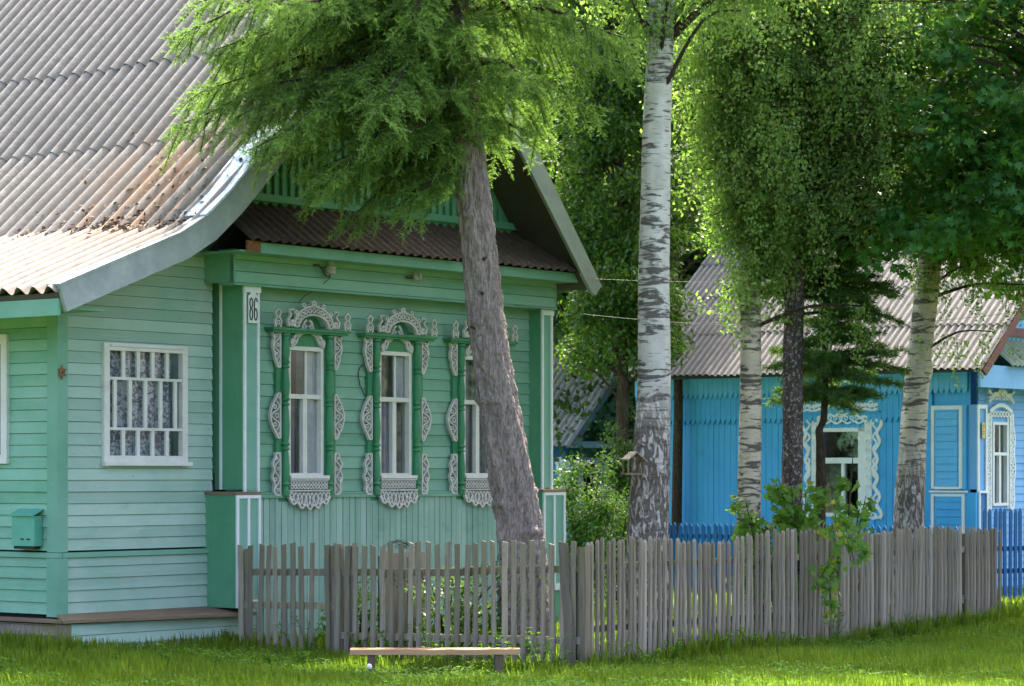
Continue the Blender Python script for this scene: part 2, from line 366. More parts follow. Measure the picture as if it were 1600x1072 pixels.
# ------------------------------------------------------------------ ground and grass
def build_ground():
    xs = np.concatenate([[-600, -200, -80, -30, -14], np.linspace(-8, 12, 61), [16, 30, 80, 200, 600]])
    ys = np.concatenate([[-100, -30, 0, 12], np.linspace(17, 46, 80), [50, 60, 80, 120, 250, 1200]])
    X, Y = np.meshgrid(xs, ys); Z = gz(X, Y)+.015*np.sin(X*3.1+Y*1.7)*np.sin(Y*2.3)
    V = np.stack([X, Y, Z], -1).reshape(-1, 3); nx = len(xs)
    i, j = np.meshgrid(np.arange(nx-1), np.arange(len(ys)-1)); a = (j*nx+i).ravel()
    np_mesh('ground', V, np.stack([a, a+1, a+nx+1, a+nx], 1), M['soil'], kind='structure', smooth=True)
build_ground()
def loc2w(O, t, off, z=0): return (O[0]+U[0]*t+N[0]*off, O[1]+U[1]*t+N[1]*off, z)
def w2loc(O, x, y): return ((x-O[0])*U[0]+(y-O[1])*U[1], (x-O[0])*N[0]+(y-O[1])*N[1])
BXY = (-.72, 25.2)
def build_grass():
    def vis(n, y0, y1):
        y = y0+(y1-y0)*rng.random(n); x = (rng.random(n)-.5)*(1700/FPX)*y; sd = rng.random(n) < .28; x = np.where(sd, x*2.2, x); return x, y
    x1, y1 = vis(520000, 20.0, 34); 
    x2, y2 = vis(80000, 33, 50)
    x = np.concatenate([x1, x2]); y = np.concatenate([y1, y2])
    t, o = w2loc(OG, x, y)
    keep = ~((o < .15) & (t > -2.6) & (t < 5.3))
    ins = (t > 0) & (t < 8.4) & (o > 0) & (o < 4.35)
    keep &= ~(ins & (rng.random(len(x)) < .45))
    # patchiness
    den = .62+.38*np.sin(x*1.9+1.3*np.sin(y*1.1))*np.sin(y*1.5+np.sin(x*2.2))
    keep &= rng.random(len(x)) < .45+.55*den
    x, y, t, o, ins, den = [q[keep] for q in (x, y, t, o, ins, den)]
    n = len(x)
    patch = .5+.5*np.sin(x*.9+2*np.sin(y*.7+1))*np.cos(y*.8+x*.5)
    h = (.035+.13*rng.random(n)**2.4)*(.6+.8*patch); h[ins] *= 1.3
    near = np.minimum(np.abs(o-4.45), 1); edge = (near < .3) & (t > 0)
    h[edge] *= 1.35+.8*rng.random(edge.sum())
    wall = (t < 0) & (t > -3.2) & (o < .75); h[wall] *= 1.45
    bd = ((x-BXY[0])/.95)**2+((y-BXY[1])/.45)**2; h *= np.where(bd < 1, .45, 1.)
    P = np.stack([x, y, gz(x, y)-.01], -1)
    az = rng.random(n)*6.283; ln = .1+.7*rng.random(n)
    D = np.stack([np.cos(az)*ln, np.sin(az)*ln, np.ones(n)], -1)
    Nn = np.stack([-np.sin(az+.3), np.cos(az+.3), np.zeros(n)+.3], -1); Nn = np.cross(D, Nn)
    p2 = .5+.5*np.sin(x*2.6+np.sin(y*2.9)*1.7)*np.sin(y*2.1+x*.7); tint = np.clip(.05+.35*patch+.35*p2+.35*(rng.random(n)-.4), 0, .92); tint[rng.random(n) < .03] = 1
    bl = (np.array([(0,.5,0),(0,-.5,0),(.55,-.38,.05),(1,0,.26),(.55,.38,.05)]), [(0,1,2,3,4)])
    leaves('grass', P, D, Nn, h, bl, M['grass'], None, tint, wd=.004+.004*rng.random(n), kind='stuff',
           label='bright green grass in front of the houses and between the fences', cat='grass')
build_grass()
def build_cover():
    n = 90000; y = 20.8+12*rng.random(n); x = (rng.random(n)-.5)*(1700/FPX)*y; t, o = w2loc(OG, x, y)
    cl = np.sin(x*2.7+np.sin(y*3.1)*1.5)*np.sin(y*2.2+x)+.5*np.sin(x*7+y*5); k = (cl > -.1) & ~((o < .2) & (t > -2.7) & (t < 5.3)); x, y, o, t = x[k], y[k], o[k], t[k]; n = len(x)
    P = np.stack([x, y, gz(x, y)+.02+.09*rng.random(n)**1.3], -1); D = rng.normal(size=(n, 3)); D[:, 2] = .2*abs(D[:, 2])
    leaves('clover', P, D, rng.normal(size=(n, 3))*.35+np.array([0, -.2, 1]), .02+.045*rng.random(n)**2, LEAF, M['weed'], None, None, wd=.03+.02*rng.random(n), kind='stuff', label='broad leaved clover and plantain scattered through the grass', cat='ground cover')
build_cover()

# ------------------------------------------------------------------ building parts
def spans(a, b, z0, z1, holes):
    segs = [(a, b)]
    for (h0, h1, k0, k1) in holes:
        if z1 > k0+.01 and z0 < k1-.01:
            ns = []
            for (p, q) in segs:
                if h1 <= p or h0 >= q: ns.append((p, q)); continue
                if p < h0: ns.append((p, h0))
                if q > h1: ns.append((h1, q))
            segs = ns
    return segs
def siding(a, b, z0, z1, pitch, y=0, holes=(), lim=None, lip=.014, axis='x', x=0, tilt=True):
    """horizontal boards; axis 'x': wall in plane y (faces -y); axis 'y': wall in plane x (faces -x), a..b along y"""
    m = MB(); z = z0
    while z < z1-.01:
        zz = min(z+pitch, z1)
        cuts = sorted({z, zz}|{k for h in holes for k in (h[2], h[3]) if z < k < zz})
        for c0, c1 in zip(cuts, cuts[1:]):
            a2, b2 = (a, b) if lim is None else lim(c0, c1, a, b)
            for p, q in spans(a2, b2, c0, c1, holes):
                f0 = (c0-z)/pitch; f1 = (c1-z)/pitch; jt = random.uniform(-.002, .002)
                y0 = -lip*(1-f0)-.004+jt; y1 = -lip*(1-f1)-.004+jt; g = .004 if f0 == 0 else 0
                if axis == 'x':
                    m.add([(p, y+y0, c0+g), (q, y+y0, c0+g), (q, y+y1, c1), (p, y+y1, c1), (p, y+.03, c0+g), (q, y+.03, c0+g), (p, y+.03, c1), (q, y+.03, c1)],
                          [(0, 1, 2, 3), (0, 4, 5, 1), (0, 3, 6, 4), (1, 5, 7, 2), (2, 7, 6, 3)])
                else:
                    m.add([(x+y0, p, c0+g), (x+y0, q, c0+g), (x+y1, q, c1), (x+y1, p, c1), (x+.03, p, c0+g), (x+.03, q, c0+g), (x+.03, p, c1), (x+.03, q, c1)],
                          [(3, 2, 1, 0), (1, 5, 4, 0), (4, 6, 3, 0), (2, 7, 5, 1), (3, 6, 7, 2)])
        z = zz
    return m
def vboards(a, b, z0, z1, pitch, y=0, axis='x', x=0, holes=(), teeth=0, gap=.005, dep=.018, zf=None):
    m = MB(); p = a
    while p < b-.01:
        q = min(p+pitch*random.uniform(.9, 1.1), b)
        zs = [(z0, z1 if zf is None else zf((p+q)/2))]
        for (h0, h1, k0, k1) in holes:
            if q > h0+.005 and p < h1-.005:
                ns = []
                for (c, d) in zs:
                    if k0 > c: ns.append((c, min(k0, d)))
                    if k1 < d: ns.append((max(k1, c), d))
                zs = ns
        for c, d in zs:
            if d-c < .01: continue
            jt = random.uniform(-.003, .003)
            poly = [(p+gap, c), (q-gap, c), (q-gap, d), (p+gap, d)]
            if teeth: poly = [(p+gap, c+teeth), (p+(q-p)*.3, c+teeth*.25), ((p+q)/2, c), (p+(q-p)*.7, c+teeth*.25), (q-gap, c+teeth), (q-gap, d), (p+gap, d)]
            mm = MB().prism(poly, -dep+jt, .0)
            for v in range(len(mm.v)):
                xx, yy, zz = mm.v[v]
                mm.v[v] = (xx, y+yy, zz) if axis == 'x' else (x+yy, xx, zz)
            if axis != 'x': mm.f = [f[::-1] for f in mm.f]
            m.add(mm.v, mm.f)
        p = q
    return m
def corr_roof(prof, y0, y1, wl, amp, zj, seed=1, thick=.007):
    """corrugated sheets; prof = [(x,z) eave, ... ridge]; zj = z values where one course overlaps the next"""
    r = np.random.default_rng(seed)
    cs = []
    for (xa, za), (xb, zb) in zip(prof, prof[1:]):
        cuts = sorted([za]+[z for z in zj if min(za, zb)+.02 < z < max(za, zb)-.02]+[zb])
        for c0, c1 in zip(cuts, cuts[1:]):
            f0 = (c0-za)/(zb-za); f1 = (c1-za)/(zb-za); cs.append((xa+(xb-xa)*f0, c0, xa+(xb-xa)*f1, c1))
    ny = int((y1-y0)/wl*10)+1; Y = np.linspace(y0, y1, ny); Vs = []; Fs = []; b = 0
    for (xa, za, xb, zb) in cs:
        L = math.hypot(xb-xa, zb-za); dx, dz = (xb-xa)/L, (zb-za)/L; nx, nz = (-dz, dx) if dx > 0 else (dz, -dx)
        sheet = np.floor((Y-y0)/(wl*7)+r.random()).astype(int); so_ = r.normal(0, .0015, sheet.max()+2)[sheet]; le = r.normal(0, .012, sheet.max()+2)[sheet]
        ph = np.cos(2*np.pi*Y/wl)*amp
        rows = []
        for k, f in enumerate(np.linspace(0, 1, 7)):
            over = .05
            s_ = -over*(1-f)+f*L + (le if k == 0 else 0); lift = .016*(1-f)+so_+ph+.008*np.sin(Y*1.3)
            rows.append(np.stack([xa+dx*s_+nx*lift, Y, za+dz*s_+nz*lift], -1))
        bot = rows[0].copy(); bot[:, 0] -= nx*thick; bot[:, 2] -= nz*thick
        back = rows[-1].copy(); back[:, 0] -= nx*thick; back[:, 2] -= nz*thick
        allr = [back, bot, bot.copy(), rows[0].copy()]+rows; V = np.concatenate(allr); Vs.append(V)
        i = np.arange(ny-1)
        for k in range(len(allr)-1):
            if k in (1, 3): continue
            o = b+k*ny; Fs.append(np.stack([o+i, o+i+ny, o+i+ny+1, o+i+1], 1))
        b += len(V)
    return np.concatenate(Vs), np.concatenate(Fs)

def wavy(n, x0, x1, f): return [(x0+(x1-x0)*i/n, f(i/n)) for i in range(n+1)]
def carve_strip(m, xi, z0, z1, wdt, sgn, ya, yb, kind=0, lw=.016):
    """pierced side carving: straight inner edge, scalloped outer edge and scrolls between"""
    n = 26; h = z1-z0
    def xo(s):
        if kind == 1: e = .25+.75*math.sin(math.pi*s)**1.2
        elif kind == 2: e = .62+.3*math.sin(math.pi*s*1)*1+.12*math.sin(6*math.pi*s)
        else: e = (.35+.65*min(1, s*2.2))*(.78+.22*abs(math.sin(2.5*math.pi*s)))
        return xi+sgn*wdt*e
    m.ribbon([(xo(i/n), z0+h*i/n) for i in range(n+1)], lw*1.15, ya, yb)
    m.ribbon([(xi, z0), (xi, z1)], lw, ya, yb)
    m.ribbon([(xi, z0), (xo(0), z0)], lw, ya, yb); m.ribbon([(xi, z1), (xo(1), z1)], lw, ya, yb)
    k = max(2, round(h/.1)*1)
    m.ribbon([(xi+(xo(i/40)-xi)*(.5+.38*math.sin(2*math.pi*k/2*i/40)), z0+h*i/40) for i in range(41)], lw*.85, ya+.002, yb)
    for j in range(k):
        s = (j+.5)/k; c = (xi+xo(s))/2; side = 1 if j % 2 else -1
        m.ring(c+side*(xo(s)-xi)*.16, z0+h*s, abs(xo(s)-xi)*.17, lw*.7, ya+.003, yb, 8)

# ------------------------------------------------------------------ GREEN HOUSE
GH = empty('wooden_house', (OG[0], OG[1], 0), TH, label='large green wooden house with carved white window surrounds and grey corrugated roof', cat='house')
def P_(mb, name, mat, par=None, **k): return mb.build(name, M[mat], par or GH, **k)
# annex (set back .17), local y = -off ; front plane y=+.17
AY = .17; AX = -2.42
WZ = (1.8, 3.02); WX = (-1.84, -.66)          # annex window
RP = [(-3.26, 3.44), (-1.32, 4.22), (-.10, 5.28), (2.50, 7.86)]       # roof left profile (top surface)
RR = [(5.42, 3.95), (3.9, 5.72), (2.50, 7.86)]
def roof_under(x, d=.2):
    if x < -1.32: z = 3.44+(x+3.26)*(4.22-3.44)/(1.94)
    elif x < -.10: z = 4.22+(x+1.32)*(1.06/1.22)
    elif x < 2.5: z = 5.28+(x+.10)*(2.58/2.60)
    elif x < 3.9: z = 7.86-(x-2.5)*(2.14/1.4)
    else: z = 5.72-(x-3.9)*(1.77/1.52)
    return z-d
def x_at(z, left=True, d=.2):
    z = z+d
    if left: return -3.26+(z-3.44)*1.94/.78 if z < 4.22 else -1.32+(z-4.22)*1.22/1.06
    return 2.46+(7.64-z)*2.96/3.69
P_(siding(AX+.1, -.26, .93, 4.3, .117, AY, [(WX[0]+.06, WX[1]-.06, WZ[0]+.06, WZ[1]-.06)], lim=lambda a, b, p, q: (max(p, min(x_at(b), q)), q)), 'annex_wall', 'green_annex')
P_(siding(AX+.1, -.26, .30, .86, .117, AY-.02), 'lower_annex_wall', 'green_annex')
P_(MB().box(AX, -.26, AY-.055, AY+.02, .865, .915).box(AX-.055, AX+.02, AY-.055, 9.0, .865, .915), 'wall_ledge', 'green_trim')
P_(siding(AY+.12, 9.0, .93, 3.3, .117, axis='y', x=AX, holes=[(AY+.72, AY+1.85, 1.82, 3.08)]), 'side_wall', 'green_side')
P_(siding(AY+.12, 9.0, .30, .86, .117, axis='y', x=AX-.02), 'lower_side_wall', 'green_side')
P_(MB().box(AX-.035, AX+.10, AY-.035, AY+.12, .92, 3.62).box(AX-.05, AX+.09, AY-.05, AY+.11, .28, .862), 'corner_board', 'green_trim')
# plinth with sloping ledge board
pm = MB().prism([(0, 0)]*0+[(AX-.24, .235), (AX-.24, .262), (AX+.0, .262), (AX+.0, .235)], -.14, 9.0)
pm.add([(AX-.24, -.16, .235), (-.06, -.30, .215), (-.06, AY, .285), (AX-.02, AY, .285), (AX-.24, -.16, .265), (-.06, -.30, .245), (-.06, AY, .315), (AX-.02, AY, .315)],
       [(0, 3, 2, 1), (4, 5, 6, 7), (0, 1, 5, 4), (1, 2, 6, 5), (2, 3, 7, 6), (3, 0, 4, 7)])
P_(pm, 'plinth_ledge', 'ledge_wood')
sm = siding(AX-.1, -.06, -.42, .22, .105, -.12)
P_(sm, 'plinth_boards', 'green_annex'); P_(siding(-.1, 9, -.42, .22, .105, axis='y', x=AX-.2), 'plinth_side', 'old_wood')
P_(MB().box(AX-.22, AX-.1, -.135, -.03, -.42, .225), 'plinth_post', 'old_wood')
# main facade (plane y=0)
WC = [.97, 2.46, 3.96]
holes = [(c-.25, c+.25, 1.68, 3.05) for c in WC]
P_(siding(.0, 5.02, 1.50, 3.72, .128, 0, holes), 'front_wall', 'green_front')
P_(vboards(.0, 5.02, -.4, 1.44, .098, -.03), 'skirt_boards', 'green_skirt')
P_(MB().box(.0, 5.02, -.075, .0, 1.44, 1.475).box(0, 5.02, -.06, 0, 1.478, 1.50), 'facade_ledge', 'green_trim')
# boxed corners
def corner(x0, x1, lx0, lx1, inner):
    g = MB().box(x0, x1, -.19, .33, 1.5, 3.68)
    P_(MB().box(x0, x1, -.186, .33, 1.53, 3.70), 'corner_box', 'green_mid')
    P_(MB().box(x0+.03, x1-.03, -.196, -.187, 1.53, 3.6), 'corner_panel', 'pale_green')
    t = MB()
    for a in (x0, x1-.028): t.box(a-.002, a+.028, -.215, -.19, 1.475, 3.62)
    t.box(x0-.01, x1+.01, -.225, -.195, 3.60, 3.68)
    if inner: t.box(x0-.014, x0-.001, .11, .14, 1.53, 3.7)
    P_(t, 'corner_trim', 'blue_white')
    P_(MB().box(lx0, lx1, -.275, .33, .30 if inner else -.4, 1.478), 'lower_corner_box', 'green_mid')
    P_(MB().box(lx0-.012, lx1+.01, -.29, .33, 1.479, 1.51), 'corner_ledge', 'ledge_wood')
    P_(MB().box(lx0+.03, lx1-.03, -.285, -.276, .32, 1.44), 'lower_corner_panel', 'pale_green')
    t = MB()
    for a in (lx0, (lx0+lx1)/2-.016, lx1-.032): t.box(a, a+.032, -.30, -.277, .38, 1.44)
    t.box(lx0, lx1, -.302, -.277, 1.44, 1.474).box(lx0, lx1, -.302, -.277, .30, .38)
    P_(t, 'lower_corner_trim', 'blue_white')
corner(-.16, .07, -.36, .0, True)
corner(4.98, 5.19, 4.90, 5.33, False)
# frieze, soffit, fascia, pent roof, gable
P_(siding(-.38, 5.19, 3.69, 4.04, .12, -.25), 'frieze', 'green_front')
P_(MB().box(-.38, -.352, -.272, .2, 3.69, 4.04).box(5.165, 5.19, -.266, .2, 3.69, 4.04).box(-.38, 5.19, -.28, -.05, 3.665, 3.688).box(-.35, 5.16, -.222, 0, 3.70, 4.02), 'frieze_trim', 'green_trim')
P_(MB().box(-.6, 5.26, -.575, .1, 3.985, 4.0), 'soffit', 'green_trim')
P_(MB().box(-.32, 5.27, -.60, -.577, 3.98, 4.09), 'eave_board', 'green_trim')
P_(MB().box(-.52, -.325, -.602, -.577, 3.985, 4.10), 'rusty_eave_patch', 'rusty', label='rusty brown end of the green eave board')
Vp, Fp = corr_roof([(-.66, 4.12), (0.02, 4.60)], -.55, 5.35, .15, .018, [], 5)
Vp = Vp[:, [1, 0, 2]]      # swap: slope now runs out from the wall (y), waves run along x
np_mesh('pent_roof', Vp, Fp[:, ::-1], M['roof_brown'], GH, smooth=False)
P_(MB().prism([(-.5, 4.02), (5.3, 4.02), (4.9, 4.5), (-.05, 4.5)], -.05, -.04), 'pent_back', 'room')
gm = MB()
x = .1
while x < 5:
    z1 = min(roof_under(x, .3), roof_under(x+.06, .3))
    if z1 > 4.75: gm.prism([(x, 4.68), (x+.06, 4.68), (x+.06, z1), (x, z1)], -.05, -.02)
    x += .125
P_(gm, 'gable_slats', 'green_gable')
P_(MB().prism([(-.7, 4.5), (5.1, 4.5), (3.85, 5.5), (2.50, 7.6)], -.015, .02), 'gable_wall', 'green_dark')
P_(MB().box(0, 4.95, -.07, -.012, 4.60, 4.68), 'gable_trim', 'green_gable')
# roof
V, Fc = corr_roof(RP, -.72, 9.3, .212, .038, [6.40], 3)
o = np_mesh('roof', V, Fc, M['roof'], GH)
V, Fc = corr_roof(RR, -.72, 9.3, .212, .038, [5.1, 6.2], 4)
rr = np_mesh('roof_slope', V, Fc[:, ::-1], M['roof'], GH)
def off_poly(pts, d):
    out = []
    for i, p in enumerate(pts):
        a = Vector(pts[max(i-1, 0)]); b = Vector(pts[min(i+1, len(pts)-1)]); t = (b-a).normalized(); q = Vector((-t.y, t.x)); out.append((p[0]+q.x*d, p[1]+q.y*d))
    return out
RPs = [(-3.22, 3.455), (-2.3, 3.80), (-1.6, 4.06), (-1.25, 4.25), (-.9, 4.53), (-.10, 5.28), (2.50, 7.86)]
dk = RPs+off_poly(RPs, -.10)[::-1]
P_(MB().prism(off_poly(RPs, -.045)+off_poly(RPs, -.12)[::-1], -.69, 9.2), 'roof_deck', 'deck_wood')
P_(MB().prism([(2.50, 7.77), (3.88, 5.66), (5.36, 3.94), (5.26, 3.90), (3.78, 5.62), (2.50, 7.65)], -.69, 9.2), 'roof_deck', 'deck_wood')
P_(MB().prism(off_poly(RPs, .02)+off_poly(RPs, -.235)[::-1], -.745, -.70), 'rake_board', 'zinc')
P_(MB().prism(off_poly(RPs, .045)[:5]+off_poly(RPs, .02)[:5][::-1], -.755, -.56), 'rake_flashing', 'zinc')
fl = off_poly(RPs, .06)[3:6]; fl2 = off_poly(RPs, .035)[3:6]
P_(MB().prism(fl+fl2[::-1], -.76, -.38), 'rake_sheet', 'film', label='crinkled blue and white metal sheet over the roof edge')
P_(MB().prism([(2.50, 7.91), (3.94, 5.75), (5.46, 3.95), (5.33, 3.83), (5.24, 3.88), (3.75, 5.56), (2.50, 7.55)], -.745, -.70), 'rake_board', 'zinc')
P_(MB().box(-3.20, -3.17, -.69, 9.2, 3.20, 3.36), 'side_eave_board', 'green_trim')
P_(MB().box(-3.165, AX-.0, -.5, 9.2, 3.28, 3.30), 'side_soffit', 'green_trim')
# windows
def casement(par, c, z0, z1, hw, y, cur, frame='white'):
    wn = empty('window', (0, 0, 0)); wn.parent = par
    f = MB(); e = .045
    zt = z0+(z1-z0)*.60
    for a in (c-hw, c+hw-e): f.box(a, a+e, y-.05, y+.05, z0, z1)
    f.box(c-hw+e, c+hw-e, y-.05, y+.05, z1-e, z1).box(c-hw+e, c+hw-e, y-.05, y+.05, z0, z0+e).box(c-hw+e, c+hw-e, y-.045, y+.05, zt, zt+e*1.1)
    f.box(c-.03, c+.035, y-.035, y+.03, z0+e, zt)
    f.box(c+.04, c+.07, y-.0, y+.03, zt+e*1.1, z1-e)
    f.build('frame', M[frame], wn)
    MB().box(c-hw+e, c+hw-e, y+.012, y+.016, z0+e, z1-e).build('pane', M['glass'], wn)
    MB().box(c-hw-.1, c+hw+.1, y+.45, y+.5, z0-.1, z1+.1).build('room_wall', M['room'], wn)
    def drape(a, b, c0, c1, mt, yy):
        d = MB(); n = 16
        vs = []; 
        for i in range(n+1):
            xx = a+(b-a)*i/n; w_ = .012*math.sin(i*1.9)
            vs += [(xx, yy+w_, c0), (xx+.006*math.sin(i), yy+w_*1.5, c1)]
        d.add(vs, [(2*i, 2*i+2, 2*i+3, 2*i+1) for i in range(n)]).build('curtain', M[mt], wn)
    for q in cur: drape(q[0], q[1], q[2], q[3], q[4], y+.035+(q[5]-.1)*.3)
    return wn
def platband(c, par, seed):
    """carved surround of one facade window"""
    random.seed(seed)
    r = empty('window_surround', (0, 0, 0)); r.parent = par
    b = MB()                                            # green backing casing
    for s in (-1, 1): b.box(*sorted((c+s*.285, c+s*.475)), -.055, .0, 1.46, 3.22)
    b.box(c-.285, c+.285, -.05, 0, 3.075, 3.24)
    b.box(c-.62, c+.62, -.155, -.0, 3.235, 3.262).box(c-.60, c+.60, -.13, 0, 3.21, 3.234)
    arch = [(c-.36, 3.262)]+[(c+.24*math.cos(a), 3.27+.17*math.sin(a)) for a in [math.pi*(1-i/12) for i in range(13)]]+[(c+.36, 3.262)]
    b.prism(arch, -.05, 0)
    b.box(c-.43, c+.43, -.05, 0, 1.40, 1.66)
    b.build('casing', M['green_dark'], r)
    for s in (-1, 1):                                   # turned half columns
        x = c+s*.352; pr = [(.045, 1.46), (.05, 1.52), (.035, 1.54)]
        for z0, z1 in ((1.55, 1.98), (1.98, 2.46), (2.46, 2.86), (2.86, 3.2)):
            h = z1-z0; pr += [(.03, z0+.01), (.052, z0+.035), (.035, z0+.06), (.046, z0+h*.3), (.05, z0+h*.5), (.036, z1-.06), (.03, z1-.035), (.05, z1-.02)]
        pr += [(.05, 3.205)]
        MB().lathe(x, -.075, pr, 12).build('column', M['green_dark'], r, smooth=False)
        xi = c+s*.435
        for cz0, cz1, cw, ck in ((2.84, 3.22, .115, 0), (2.08, 2.56, .155, 1), (1.47, 1.92, .12, 2)):
            m = MB(); carve_strip(m, xi, cz0, cz1, cw, s, -.085, -.05, ck); m.build('side_carving', M['carving'], r)
    m = MB(); ya, yb = -.175, -.14
    # crest: arched lace band, teeth on top, end finials
    for rr_, lw in ((.0, .018), (.075, .018)):
        m.ribbon([(c+(.235+rr_)*math.cos(a)*1.02, 3.275+(.14+rr_*1.2)*math.sin(a)) for a in [math.pi*(1-i/20) for i in range(21)]], lw, ya, yb)
    for i in range(13):
        a = math.pi*(i+.5)/13; m.ring(c+.275*math.cos(a), 3.275+.185*math.sin(a), .024, .013, ya+.003, yb, 8)
        if i % 2 == 0: m.ring(c+.335*math.cos(a), 3.285+.255*math.sin(a), .02, .015, ya+.003, yb, 8)
    m.ring(c, 3.53, .03, .018, ya, yb, 8)
    for s in (-1, 1):
        x = c+s*.30
        m.ribbon([(x+s*.09, 3.275), (x+s*.115, 3.34), (x+s*.06, 3.40), (x+s*.1, 3.455), (x+s*.02, 3.46)], .022, ya, yb)
        m.ring(x+s*.05, 3.315, .03, .016, ya, yb, 8)
        x = c+s*.555                                    # little end finials
        m.ribbon([(x-.035, 3.265), (x-.05, 3.33), (x-.015, 3.37), (x-.045, 3.42), (x, 3.455), (x+.045, 3.42), (x+.015, 3.37), (x+.05, 3.33), (x+.035, 3.265)], .02, ya+.01, yb)
        m.ring(x, 3.31, .02, .014, ya+.01, yb, 8)
    m.build('crest', M['carving'], r)
    m = MB(); ya, yb = -.085, -.052                     # scrolls over the sash
    for s in (-1, 1):
        m.ribbon([(c+s*(.02+.24*k/14), 3.36-.26*(k/14)**.8+.035*math.sin(k*.75)) for k in range(15)], .026, ya, yb)
        m.ribbon([(c+s*(.02+.20*k/14), 3.27-.17*(k/14)**1.3+.028*math.sin(k*.8+1.5)) for k in range(15)], .02, ya, yb)
        m.ring(c+s*.235, 3.115, .035, .018, ya, yb, 9); m.ring(c+s*.16, 3.19, .022, .014, ya, yb, 8); m.ring(c+s*.06, 3.29, .022, .014, ya, yb, 8)
    m.build('scroll_carving', M['carving'], r)
    m = MB(); ya, yb = -.115, -.08                      # lace apron below the sill
    for j in range(2):
        for i in range(12):
            x = c-.30+.6*(i+.5)/12; m.ring(x, 1.60-.045*j, .021, .010, ya+.01, yb, 6)
    m.ribbon([(c-.31, 1.632), (c+.31, 1.632)], .014, ya, yb).ribbon([(c-.33, 1.515), (c+.33, 1.515)], .016, ya, yb)
    bot = lambda s: 1.335+.09*abs(s*2-1)**2+.022*math.cos(s*2*math.pi*5)
    m.ribbon(wavy(44, c-.33, c+.33, bot), .02, ya, yb)
    for ph in (0, math.pi):
        m.ribbon(wavy(60, c-.32, c+.32, lambda s: (1.505+bot(s))/2+(1.505-bot(s))*.42*math.sin(s*2*math.pi*5+ph)), .015, ya+.002+.002*(ph > 0), yb)
    for i in range(6):
        s = (i+.5)/6; m.ring(c-.33+.66*s, (1.5+bot(s))/2, .016, .01, ya+.005, yb, 6)
    m.build('apron_carving', M['carving'], r)
    MB().box(c-.31, c+.31, -.12, -.0, 1.645, 1.68).build('sill', M['white'], r)
C0 = {0: [(.70, .80, 1.75, 2.52, 'curtain', .12), (1.02, 1.22, 1.7, 3.02, 'curtain', .1), (.80, .93, 1.7, 2.5, 'curtain_blue', .3)],
      1: [(2.2, 2.42, 1.7, 2.52, 'curtain_blue', .1), (2.5, 2.72, 1.7, 2.55, 'curtain_green', .14), (2.5, 2.72, 2.5, 3.02, 'curtain', .1), (2.2, 2.36, 2.55, 3.02, 'curtain_green', .12)],
      2: [(3.7, 3.86, 1.7, 3.02, 'curtain_blue', .1), (3.95, 4.22, 1.7, 3.02, 'curtain_green', .14)]}
for i, c in enumerate(WC):
    casement(GH, c, 1.66, 3.075, .285, .0, C0[i])
    platband(c, GH, i)
# annex window with lattice
def annex_window():
    wn = empty('window', (0, 0, 0)); wn.parent = GH; wn['label'] = 'wide white framed window with white grille bars and lace curtain'
    x0, x1 = WX; z0, z1 = WZ; f = MB(); y = AY; e = .075
    f.box(x0, x0+e, y-.05, y+.02, z0-.03, z1).box(x1-e, x1, y-.05, y+.02, z0-.03, z1).box(x0+e, x1-e, y-.05, y+.02, z1-e, z1).box(x0+e, x1-e, y-.05, y+.02, z0, z0+e*1.1)
    f.box(x0+e, x1-e, y-.068, y-.05, z1-.035, z1-.02)
    f.build('frame', M['white'], wn)
    MB().box(x0-.02, x1+.04, y-.085, y-.051, z0-.02, z0+.02).build('sill', M['white'], wn)
    g = MB(); a0, a1, b0, b1 = x0+e, x1-e, z0+e*1.1, z1-e
    zs = (b0+.0+(b1-b0)*.255, b0+(b1-b0)*.735)
    for zz in zs: g.box(a0, a1, y-.042, y-.022, zz-.014, zz+.014)
    L = a1-a0
    for k in range(4):
        xx = a0+L*(k+1)/5; g.box(xx-.024, xx+.02, y-.036, y-.012, b0, zs[0]-.014).box(xx-.022, xx+.022, y-.036, y-.012, zs[1]+.014, b1)
    for fr in (.085, .29, .5, .71, .915): xx = a0+L*fr; g.box(xx-.022, xx+.022, y-.036, y-.012, zs[0]+.014, zs[1]-.014)
    g.build('grille', M['white'], wn)
    MB().box(a0, a1, y+.012, y+.016, b0, b1).build('pane', M['glass'], wn)
    d = MB(); n = 40; vs = []
    for i in range(n+1):
        xx = a0+.05+(L-.12)*i/n; vs += [(xx, y+.045+.015*math.sin(i*1.3), b0), (xx, y+.045+.015*math.sin(i*1.3), b1)]
    d.add(vs, [(2*i, 2*i+2, 2*i+3, 2*i+1) for i in range(n)]).build('curtain', M['lace'], wn)
    MB().box(a0-.1, a1+.1, y+.4, y+.45, b0-.1, b1+.1).build('room_wall', M['room'], wn)
annex_window()
def side_window():
    wn = empty('window', (0, 0, 0)); wn.parent = GH; wn['label'] = 'white framed window on the side wall'
    x = AX; a0, a1, z0, z1 = AY+.70, AY+1.87, 1.80, 3.10; e = .09; f = MB()
    f.box(x-.05, x+.02, a0, a0+e, z0, z1).box(x-.05, x+.02, a1-e, a1, z0, z1).box(x-.05, x+.02, a0+e, a1-e, z1-e, z1).box(x-.05, x+.02, a0+e, a1-e, z0, z0+e)
    f.box(x-.03, x+.02, a0+.55, a0+.62, z0+e, z1-e)
    f.build('frame', M['white'], wn)
    MB().box(x+.012, x+.016, a0+e, a1-e, z0+e, z1-e).build('pane', M['glass'], wn)
    MB().box(x+.35, x+.4, a0-.1, a1+.1, z0-.1, z1+.1).build('room_wall', M['room'], wn)
side_window()
P_(MB().box(AX+.04, AX+.06, AY+.1, 9.0, -.3, 1.75).box(AX+.05, 0, AY+.05, AY+.07, -.3, 1.7), 'inner_wall', 'room')
